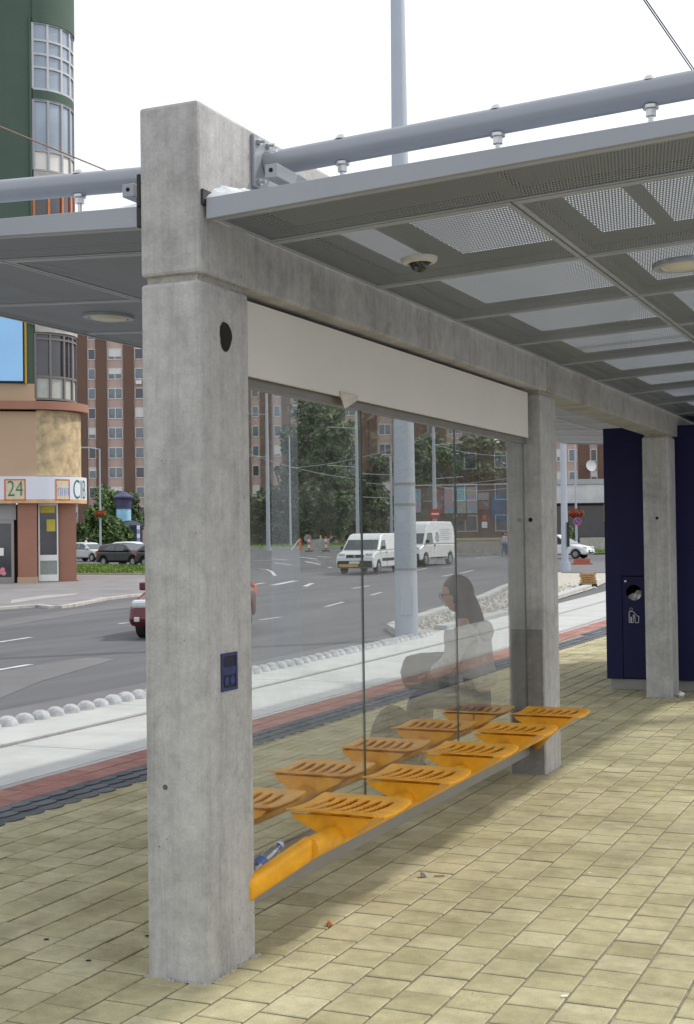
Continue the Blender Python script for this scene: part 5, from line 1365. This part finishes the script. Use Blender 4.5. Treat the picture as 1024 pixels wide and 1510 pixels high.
def tall_van(px, d, ang):
    f = toC*math.cos(R(ang))+left*math.sin(R(ang)); c = site(px, d)-f*2.7; c.z = zxy(c.x, c.y)
    low = [(-2.7, .35), (2.62, .35), (2.70, .7), (2.60, .98), (2.05, 1.22), (-2.72, 1.22), (-2.74, .6)]
    up = [(2.06, 1.215), (1.45, 2.02), (1.15, 2.35), (.75, 2.5), (-2.45, 2.5), (-2.68, 2.2), (-2.72, 1.215)]
    o, hw, hwz = vehicle('high_roof_van', c, hdg(f), 'white high roof van with round logo and blue script behind the big mast', 'van', m_vwhite2, low, up, 2.02, (1.75, -1.85), .36, 1.22, .16,
        [('front', ((2.03, 1.26), (1.46, 1.98))), ('side', [(1.82, 1.26), (1.38, 1.86), (.72, 1.86), (.72, 1.26)])], bev=.08)
    boxpart(o, 'front_bumper', m_trim, 2.45, 2.75, -.95, .95, .38, .72, .05)
    for sg in (-1, 1):
        boxpart(o, 'headlight', m_lamp, 2.3, 2.6, *(sorted((sg*.6, sg*.93))), .86, 1.08, .04)
        y = lambda z: sg*(hwz(z)+.008)
        q = MB()
        for i in range(20):
            a, b = 2*math.pi*i/24+1.2, 2*math.pi*(i+1)/24+1.2
            P = []
            for ang_, rr in ((a, .20), (b, .20), (b, .27), (a, .27)):
                z = 1.62+rr*math.sin(ang_); P.append((.05+rr*math.cos(ang_), y(z), z))
            q.quad(*P)
        q.quad((.0, y(1.5), 1.5), (.1, y(1.5), 1.5), (.1, y(1.78), 1.78), (.0, y(1.78), 1.78)); q.build('round_logo', m_bluebox, o)
        q = MB()
        for j in range(6):
            z = 2.02-j*.115; xx = -.42
            while xx > -2.0+.2*(j % 2):
                l_ = random.uniform(.06, .2); q.quad((xx, y(z), z), (xx-l_, y(z), z), (xx-l_, y(z+.05), z+.05), (xx, y(z+.05), z+.05)); xx -= l_+.05
        q.build('small_print', mat('faded_print', (.42, .46, .55), .6), o)
        boxpart(o, 'door_seam', m_trim, .60, .612, *(sorted((sg*(hw-.005), sg*(hw+.004)))), .45, 1.2, 0)
        boxpart(o, 'door_handle', m_trim, .46, .56, *(sorted((sg*hw, sg*(hw+.03)))), 1.1, 1.2, 0)
        boxpart(o, 'tail_light', m_redp, -2.76, -2.70, *(sorted((sg*.86, sg*.97))), .9, 1.2, .01)
        boxpart(o, 'side_moulding', m_trim, -1.3, 1.2, *(sorted((sg*hw, sg*(hw+.015)))), .42, .5, .0)
    mirrors(o, 1.75, hw, 1.3, m_trim)
tall_van(594, 74.5, 26)
def hatch(name, loc, f, label, col, length=3.95, w=1.68, h=1.47, estate=False, group=None):
    k_ = length/3.95; c = Vector(loc)
    low = [(-1.92*k_, .24), (1.90*k_, .24), (1.97*k_, .42), (1.93*k_, .62), (1.72*k_, .78), (1.02*k_, .95), (-1.85*k_, .95), (-1.96*k_, .7), (-1.97*k_, .4)]
    up = [(1.04*k_, .945), (.42*k_, 1.33), (.22*k_, h-.05), (-.2*k_, h), (-1.05*k_, h-.03), ((-1.72 if estate else -1.35)*k_, h-.1), (-1.86*k_, .945)]
    o, hw, hwz = vehicle(name, c, hdg(f), label, 'car', paint('paint_'+name, col), low, up, w, (1.25*k_, -1.25*k_), .30, .95, .17,
        [('front', ((1.0*k_, .975), (.42*k_, 1.32))), ('rear', (((-1.74 if estate else -1.42)*k_, h-.14), (-1.845*k_, 1.0))), ('side', [(.80*k_, .985), (.36*k_, 1.28), (.10*k_, h-.12), (-.22*k_, h-.10), (-.22*k_, .985)]), ('side', [(-.28*k_, .985), (-.28*k_, h-.10), (-.95*k_, h-.12), (-1.2*k_, 1.02)])], group=group, bev=.12)
    for sg in (-1, 1):
        boxpart(o, 'headlight', m_lamp, 1.60*k_, 1.915*k_, *(sorted((sg*.46, sg*(hw-.055)))), .62, .80, .06)
        boxpart(o, 'tail_light', m_redp, -1.98*k_, -1.80*k_, *(sorted((sg*.60, sg*(hw-.01)))), .72, .98, .03)
        boxpart(o, 'door_seam', m_trim, -.255*k_, -.245*k_, *(sorted((sg*(hw-.005), sg*(hw+.003)))), .3, .95, 0)
        boxpart(o, 'fog_lamp', m_lamp, 1.93*k_, 1.985*k_, *(sorted((sg*.58, sg*.70))), .36, .46, .02)
    mirrors(o, .72*k_, hw-.02, .95, m_trim if max(col) < .05 else paint('mirror', col))
    boxpart(o, 'grille', m_trim, 1.90*k_, 1.985*k_, -.40, .40, .34, .56, .02)
    boxpart(o, 'number_plate', m_paper, 1.98*k_, 1.995*k_, -.25, .25, .44, .55, .003)
    return o
f = Vector((.225, -.974, 0)).normalized()
fr_ = site(246, 27.2); c = fr_ - f*1.95; c.z = -.3
hatch('parked_car', c, f, 'dark red hatchback on the near lane, mostly hidden by the nearest column', (.10, .005, .010)).name = 'red_car'
def facing(ang): return toC*math.cos(R(ang))+R0*math.sin(R(ang))
c = site(131, 104); hatch('silver_car', c, facing(52), 'silver hatchback parked beside the corner building', (.52, .54, .54), 4.0, h=1.48, group='cars parked behind the grass strip')
c = site(189, 84); hatch('black_car', c, facing(50), 'black estate car parked next to the near column', (.012, .012, .016), 4.3, estate=True, h=1.45, group='cars parked behind the grass strip')
c = site(197, 100); hatch('white_car', c, facing(60), 'white car roof showing behind the black estate car', (.70, .72, .74), 4.3, h=1.50, group='cars parked behind the grass strip')
c = site(252, 80); hatch('grey_car', c, facing(58), 'dark car nose just showing at the edge of the near column', (.03, .03, .035), 4.2, group='cars parked behind the grass strip')
c = site(826, 90); hatch('white_car', c, facing(60), 'white car emerging behind the right hand mast', (.70, .72, .74), 4.3, h=1.6)

# ------------------------------------------------------------------ people
m_skin = mat('skin', (.48, .27, .19), .6, var=.06, scale=8)
def skinned(name, pts, edges, rad, m, parent, root=0, sub=2):
    me = bpy.data.meshes.new(name); me.from_pydata(pts, edges, []); me.materials.append(m); o = link(name, me, parent)
    sm = o.modifiers.new('skin', 'SKIN'); sm.use_smooth_shade = True
    lay = me.skin_vertices[0] if me.skin_vertices else None
    if lay is None:
        bm = bmesh.new(); bm.from_mesh(me); bm.verts.layers.skin.verify(); bm.to_mesh(me); bm.free(); lay = me.skin_vertices[0]
    for i, r in enumerate(rad):
        lay.data[i].radius = r if isinstance(r, tuple) else (r, r); lay.data[i].use_root = (i == root)
    ss = o.modifiers.new('subsurf', 'SUBSURF'); ss.levels = sub; ss.render_levels = sub
    return o
def blob(name, c, r, m, parent, rot=0, sub=3, fn=None):
    bm = bmesh.new(); bmesh.ops.create_icosphere(bm, subdivisions=sub, radius=1)
    for v in bm.verts:
        if fn: fn(v)
        v.co = Vector((v.co.x*r[0], v.co.y*r[1], v.co.z*r[2]))
    me = bpy.data.meshes.new(name); bm.to_mesh(me); bm.free(); me.materials.append(m); me.polygons.foreach_set('use_smooth', [True]*len(me.polygons))
    o = link(name, me, parent, loc=c); o.rotation_euler = rot if isinstance(rot, tuple) else (0, rot, 0); return o
def headset(par, c, m_hair, long_hair, k_=1.0, tilt=0):
    """head facing +X in the local frame"""
    def shape(v):
        if v.co.z < -.2: v.co.x *= 1+.12*(v.co.z+.2); v.co.y *= 1+.42*(v.co.z+.2); v.co.x += .10*max(0, -v.co.z-.2)
    h = blob('head', c, (.098*k_, .078*k_, .122*k_), m_skin, par, (0, tilt, 0), 3, shape)
    q = MB(); q.add([(.088, -.016, .005), (.088, .016, .005), (.094, 0, .035), (.120, 0, -.018), (.094, -.017, -.026), (.094, .017, -.026)], [(0, 2, 3), (2, 1, 3), (0, 3, 4), (1, 5, 3), (4, 3, 5)]); n_ = q.build('nose', m_skin, h, smooth=True)
    for sg in (-1, 1):
        blob('eye', (.083, sg*.031, .018), (.012, .013, .009), mat('eye', (.06, .05, .05), .3), h, 0, 1)
        blob('ear', (.0, sg*.080, -.005), (.018, .008, .03), m_skin, h, 0, 2)
    blob('mouth', (.090, 0, -.055), (.010, .024, .007), mat('lips', (.38, .14, .12), .5), h, 0, 1)
    def hs(v):
        if v.co.x > .35 and v.co.z < .45: v.co.x = .35-.25*(.45-v.co.z)
    blob('hair', (c[0]-.018*k_, c[1], c[2]+.02*k_), (.112*k_, .092*k_, .125*k_), m_hair, par, (0, tilt, 0), 3, hs)
    if long_hair:
        skinned('long_hair', [(c[0]-.045, c[1], c[2]+.03), (c[0]-.085, c[1], c[2]-.10), (c[0]-.125, c[1], c[2]-.25), (c[0]-.15, c[1], c[2]-.38)], [(0, 1), (1, 2), (2, 3)], [(.085, .085), (.085, .10), (.075, .11), (.035, .06)], m_hair, par)
def hand(par, wrist, dirv, upv, m, k_=1.0, curl=.5):
    w = Vector(wrist); d = Vector(dirv).normalized(); u = Vector(upv).normalized(); s_ = d.cross(u).normalized()
    pts = [w, w+d*.045, w+d*.085]; ed = [(0, 1), (1, 2)]; rad = [.024, (.038, .018), (.040, .016)]
    for j, (off, ln_) in enumerate(((-.028, .066), (-.010, .078), (.010, .072), (.028, .055))):
        b = len(pts); base = w+d*.090+s_*off
        p1 = base+d*(ln_*.45*math.cos(curl*.5))-u*(ln_*.45*math.sin(curl*.5)); p2 = p1+d*(ln_*.35*math.cos(curl*1.6))-u*(ln_*.35*math.sin(curl*1.6)); p3 = p2+d*(ln_*.2*math.cos(curl*2.2))-u*(ln_*.22*math.sin(curl*2.2))
        pts += [base, p1, p2, p3]; ed += [(2, b), (b, b+1), (b+1, b+2), (b+2, b+3)]; rad += [.010, .0092, .0085, .007]
    b = len(pts); pts += [w+d*.03-s_*.04-u*.01, w+d*.06-s_*.055-u*.02, w+d*.085-s_*.05-u*.028]; ed += [(1, b), (b, b+1), (b+1, b+2)]; rad += [.013, .011, .009]
    skinned('hand', [tuple(p) for p in pts], ed, rad, m, par, 1, 1)
# seated woman on the far bench, facing the road (-X); local +X is forward
wm = thing('person', (-2.98, 9.00, 0), math.pi, 'woman in grey coat and dark jeans sitting on the far orange seat behind the glass', 'person')
m_coat = mat('grey_coat', (.40, .375, .35), .9, var=.15, scale=20, bump=.4); m_jeans = mat('navy_jeans', (.02, .028, .07), .9, var=.2, scale=20); m_hairw = mat('dark_hair', (.055, .032, .020), .5, var=.35, scale=18, stretch=(1, 1, .2)); m_shoe = mat('dark_shoe', (.02, .018, .018), .6)
P = {'pelvis': (0, 0, .60), 'waist': (.03, 0, .75), 'chest': (.07, 0, .95), 'sh': (.08, 0, 1.07), 'neck': (.115, 0, 1.15), 'headb': (.14, 0, 1.22)}
skel = [P['pelvis'], P['waist'], P['chest'], P['sh'], P['neck'], P['headb']]; ed = [(0, 1), (1, 2), (2, 3), (3, 4), (4, 5)]; rad = [(.10, .09), (.09, .08), (.10, .09), (.07, .07), .05, .05]
coat = [P['pelvis'], P['waist'], P['chest'], P['sh']]; ced = [(0, 1), (1, 2), (2, 3)]; crad = [(.155, .175), (.135, .15), (.15, .165), (.09, .12)]
jn = [(0, 0, .59)]; jed = []; jrad = [(.14, .14)]
for sg in (-1, 1):
    b = len(skel); skel += [(.08, sg*.17, 1.05), (.13, sg*.22, .84), (.31, sg*.13, .74), (.06, sg*.09, .58), (.44, sg*.10, .56), (.47, sg*.10, .12), (.56, sg*.10, .05)]
    ed += [(3, b), (b, b+1), (b+1, b+2), (0, b+3), (b+3, b+4), (b+4, b+5), (b+5, b+6)]; rad += [.035, .028, .022, .06, .045, .035, .03]
    c0 = len(coat); coat += [(.08, sg*.175, 1.05), (.13, sg*.225, .84), (.30, sg*.135, .745)]; ced += [(3, c0), (c0, c0+1), (c0+1, c0+2)]; crad += [.078, .068, .05]
    j0 = len(jn); jn += [(.08, sg*.095, .585), (.44, sg*.10, .565), (.455, sg*.10, .34), (.47, sg*.10, .13)]; jed += [(0, j0), (j0, j0+1), (j0+1, j0+2), (j0+2, j0+3)]; jrad += [.095, .078, .062, .052]
    skinned('shoe', [(.44, sg*.10, .055), (.54, sg*.10, .045), (.64, sg*.10, .035)], [(0, 1), (1, 2)], [(.045, .05), (.048, .042), (.038, .028)], m_shoe, wm, 0, 2)
    hand(wm, (.31, sg*.13, .74), (.9, -sg*.5, -.1), (0, 0, 1), m_skin)
skinned('body', skel, ed, rad, m_skin, wm); skinned('coat', coat, ced, crad, m_coat, wm); skinned('jeans', jn, jed, jrad, m_jeans, wm)
headset(wm, (.165, 0, 1.29), m_hairw, True, tilt=.25)
skinned('hood', [(.0, 0, 1.10), (-.05, 0, 1.05), (-.06, 0, .96)], [(0, 1), (1, 2)], [(.10, .06), (.11, .07), (.08, .04)], m_coat, wm)
# glasses
q = MB()
for sg in (-1, 1):
    for i in range(12):
        a, b = 2*math.pi*i/12, 2*math.pi*(i+1)/12; q.tube((.268, sg*.033+.026*math.cos(a), 1.285+.02*math.sin(a)), (.268, sg*.033+.026*math.cos(b), 1.285+.02*math.sin(b)), .0025, n=5)
    q.tube((.268, sg*.06, 1.29), (.17, sg*.085, 1.295), .0025, n=5)
q.build('glasses', m_black, wm)
bg = thing('handbag', (-3.36, 9.0, .63), math.pi, 'taupe shoulder bag held on the seated woman’s lap', 'handbag')
q = MB(); q.prism([(-.13, 0), (.14, 0), (.17, .12), (.13, .24), (-.10, .24), (-.15, .12)], -.15, .15); q.build('bag_body', mat('taupe_bag', (.13, .115, .085), .7, var=.15, scale=10, bump=.3), bg, bevel=.04)
q = MB(); q.path([(.08, -.1, .23), (-.02, -.16, .235), (-.12, -.1, .24), (-.2, -.12, .30)], .008, 6); q.build('strap', m_black, bg)
bp = thing('backpack', (-3.52, 8.72, 0), .3, 'dark rounded backpack standing at the seated woman’s feet', 'backpack')
def bps(v):
    if v.co.z < -.7: v.co.z = -.7
blob('pack', (0, 0, .24), (.17, .20, .30), mat('backpack_cloth', (.055, .055, .05), .9, var=.2, scale=14, bump=.4), bp, 0, 3, bps)
blob('front_pocket', (-.13, 0, .17), (.08, .15, .15), mat('backpack_cloth2', (.075, .07, .06), .9), bp, 0, 3)
def standing(px, d, facing_ang, label, shirt, trousers, stride=.18, z=None, hair=(.05, .035, .025)):
    p = site(px, d); f = facing(facing_ang); o = thing('person', p, hdg(f), label, 'person')
    sk = [(0, 0, .95), (0, 0, 1.15), (0, 0, 1.36), (0, 0, 1.46), (.01, 0, 1.54), (.02, 0, 1.6)]; e = [(0, 1), (1, 2), (2, 3), (3, 4), (4, 5)]; r = [(.10, .15), (.09, .13), (.10, .16), (.07, .11), .05, .05]
    sh = sk[:4]; se = e[:3]; sr = [(.125, .17), (.115, .155), (.125, .18), (.08, .13)]; tr = [(0, 0, .95)]; te = []; trr = [(.125, .165)]
    for sg in (-1, 1):
        st = stride*sg; b = len(sk)
        sk += [(0, sg*.18, 1.42), (-st*.3, sg*.23, 1.15), (-st*.3+.06, sg*.22, .92), (0, sg*.09, .90), (st*.6, sg*.09, .5), (st, sg*.09, .08), (st+.14, sg*.09, .03)]
        e += [(3, b), (b, b+1), (b+1, b+2), (0, b+3), (b+3, b+4), (b+4, b+5), (b+5, b+6)]; r += [.055, .04, .03, .085, .06, .042, .032]
        c0 = len(sh); sh += [(0, sg*.185, 1.42), (-st*.3, sg*.235, 1.16)]; se += [(3, c0), (c0, c0+1)]; sr += [.07, .055]
        j0 = len(tr); tr += [(0, sg*.09, .9), (st*.6, sg*.09, .5), (st, sg*.09, .12)]; te += [(0, j0), (j0, j0+1), (j0+1, j0+2)]; trr += [.095, .07, .055]
    skinned('body', sk, e, r, m_skin, o); skinned('shirt', sh, se, sr, mat('shirt', shirt, .9), o); skinned('trousers', tr, te, trr, mat('trousers', trousers, .9), o)
    headset(o, (.03, 0, 1.68), mat('hair', hair, .6), False)
    return o
standing(743, 100, 100, 'person in pale lilac top walking beside the low wall', (.50, .48, .58), (.10, .16, .30))
standing(748.5, 99, -20, 'person in white shirt and blue jeans next to the second column', (.60, .62, .68), (.06, .12, .28))
standing(127, 108.5, 100, 'person in white top behind the silver parked car', (.72, .72, .72), (.08, .08, .10), .05)

# ------------------------------------------------------------------ the far side of the stop, seen only as reflections in the glass
for i, (x, y, h, w_, lab) in enumerate(((27, 78, 11, 15, 'broad dark tree across the road to the right of the stop'), (38, 84, 13, 15, 'tall dark tree second in the row on the right'), (49, 88, 12, 15, 'third dark tree in the row on the right'), (60, 92, 13, 15, 'last dark tree in the row on the right'))):
    tree(0, 10, h, w_, lab, 6500, .42, clumps=40, seed=70+i, m=m_leafd, off=(x, y, -.3), group='trees beyond the road on the right', low=.05)
o = thing('apartment_block', (60, 120, -.3), 0, 'large brown apartment block far to the right of the stop', 'apartment block')
q = MB(); q.box(-50, 60, 0, 12, 0, 34); q.build('wall', m_brown, o)
fm, pm = window_data(2.4, 1.55)
for fl in range(11):
    for kx in range(-11, 14):
        q = link('window', fm, o, loc=(kx*4.1, -.02, 2.4+fl*2.9)); link('pane', pm, q)
mr = thing('mast', (3.9, 18.9, -.3), 0, 'tapered grey tram mast beside the far track, its shadow lies on the paving', 'mast', 'grey street masts')
q = MB(); q.tube((0, 0, 0), (0, 0, 13), .235, .115, n=16); q.build('pole', m_mast, mr, smooth=True)
bpy.context.view_layer.update()
print('objects', len(bpy.data.objects), 'tris', sum(len(m.polygons) for m in bpy.data.meshes))
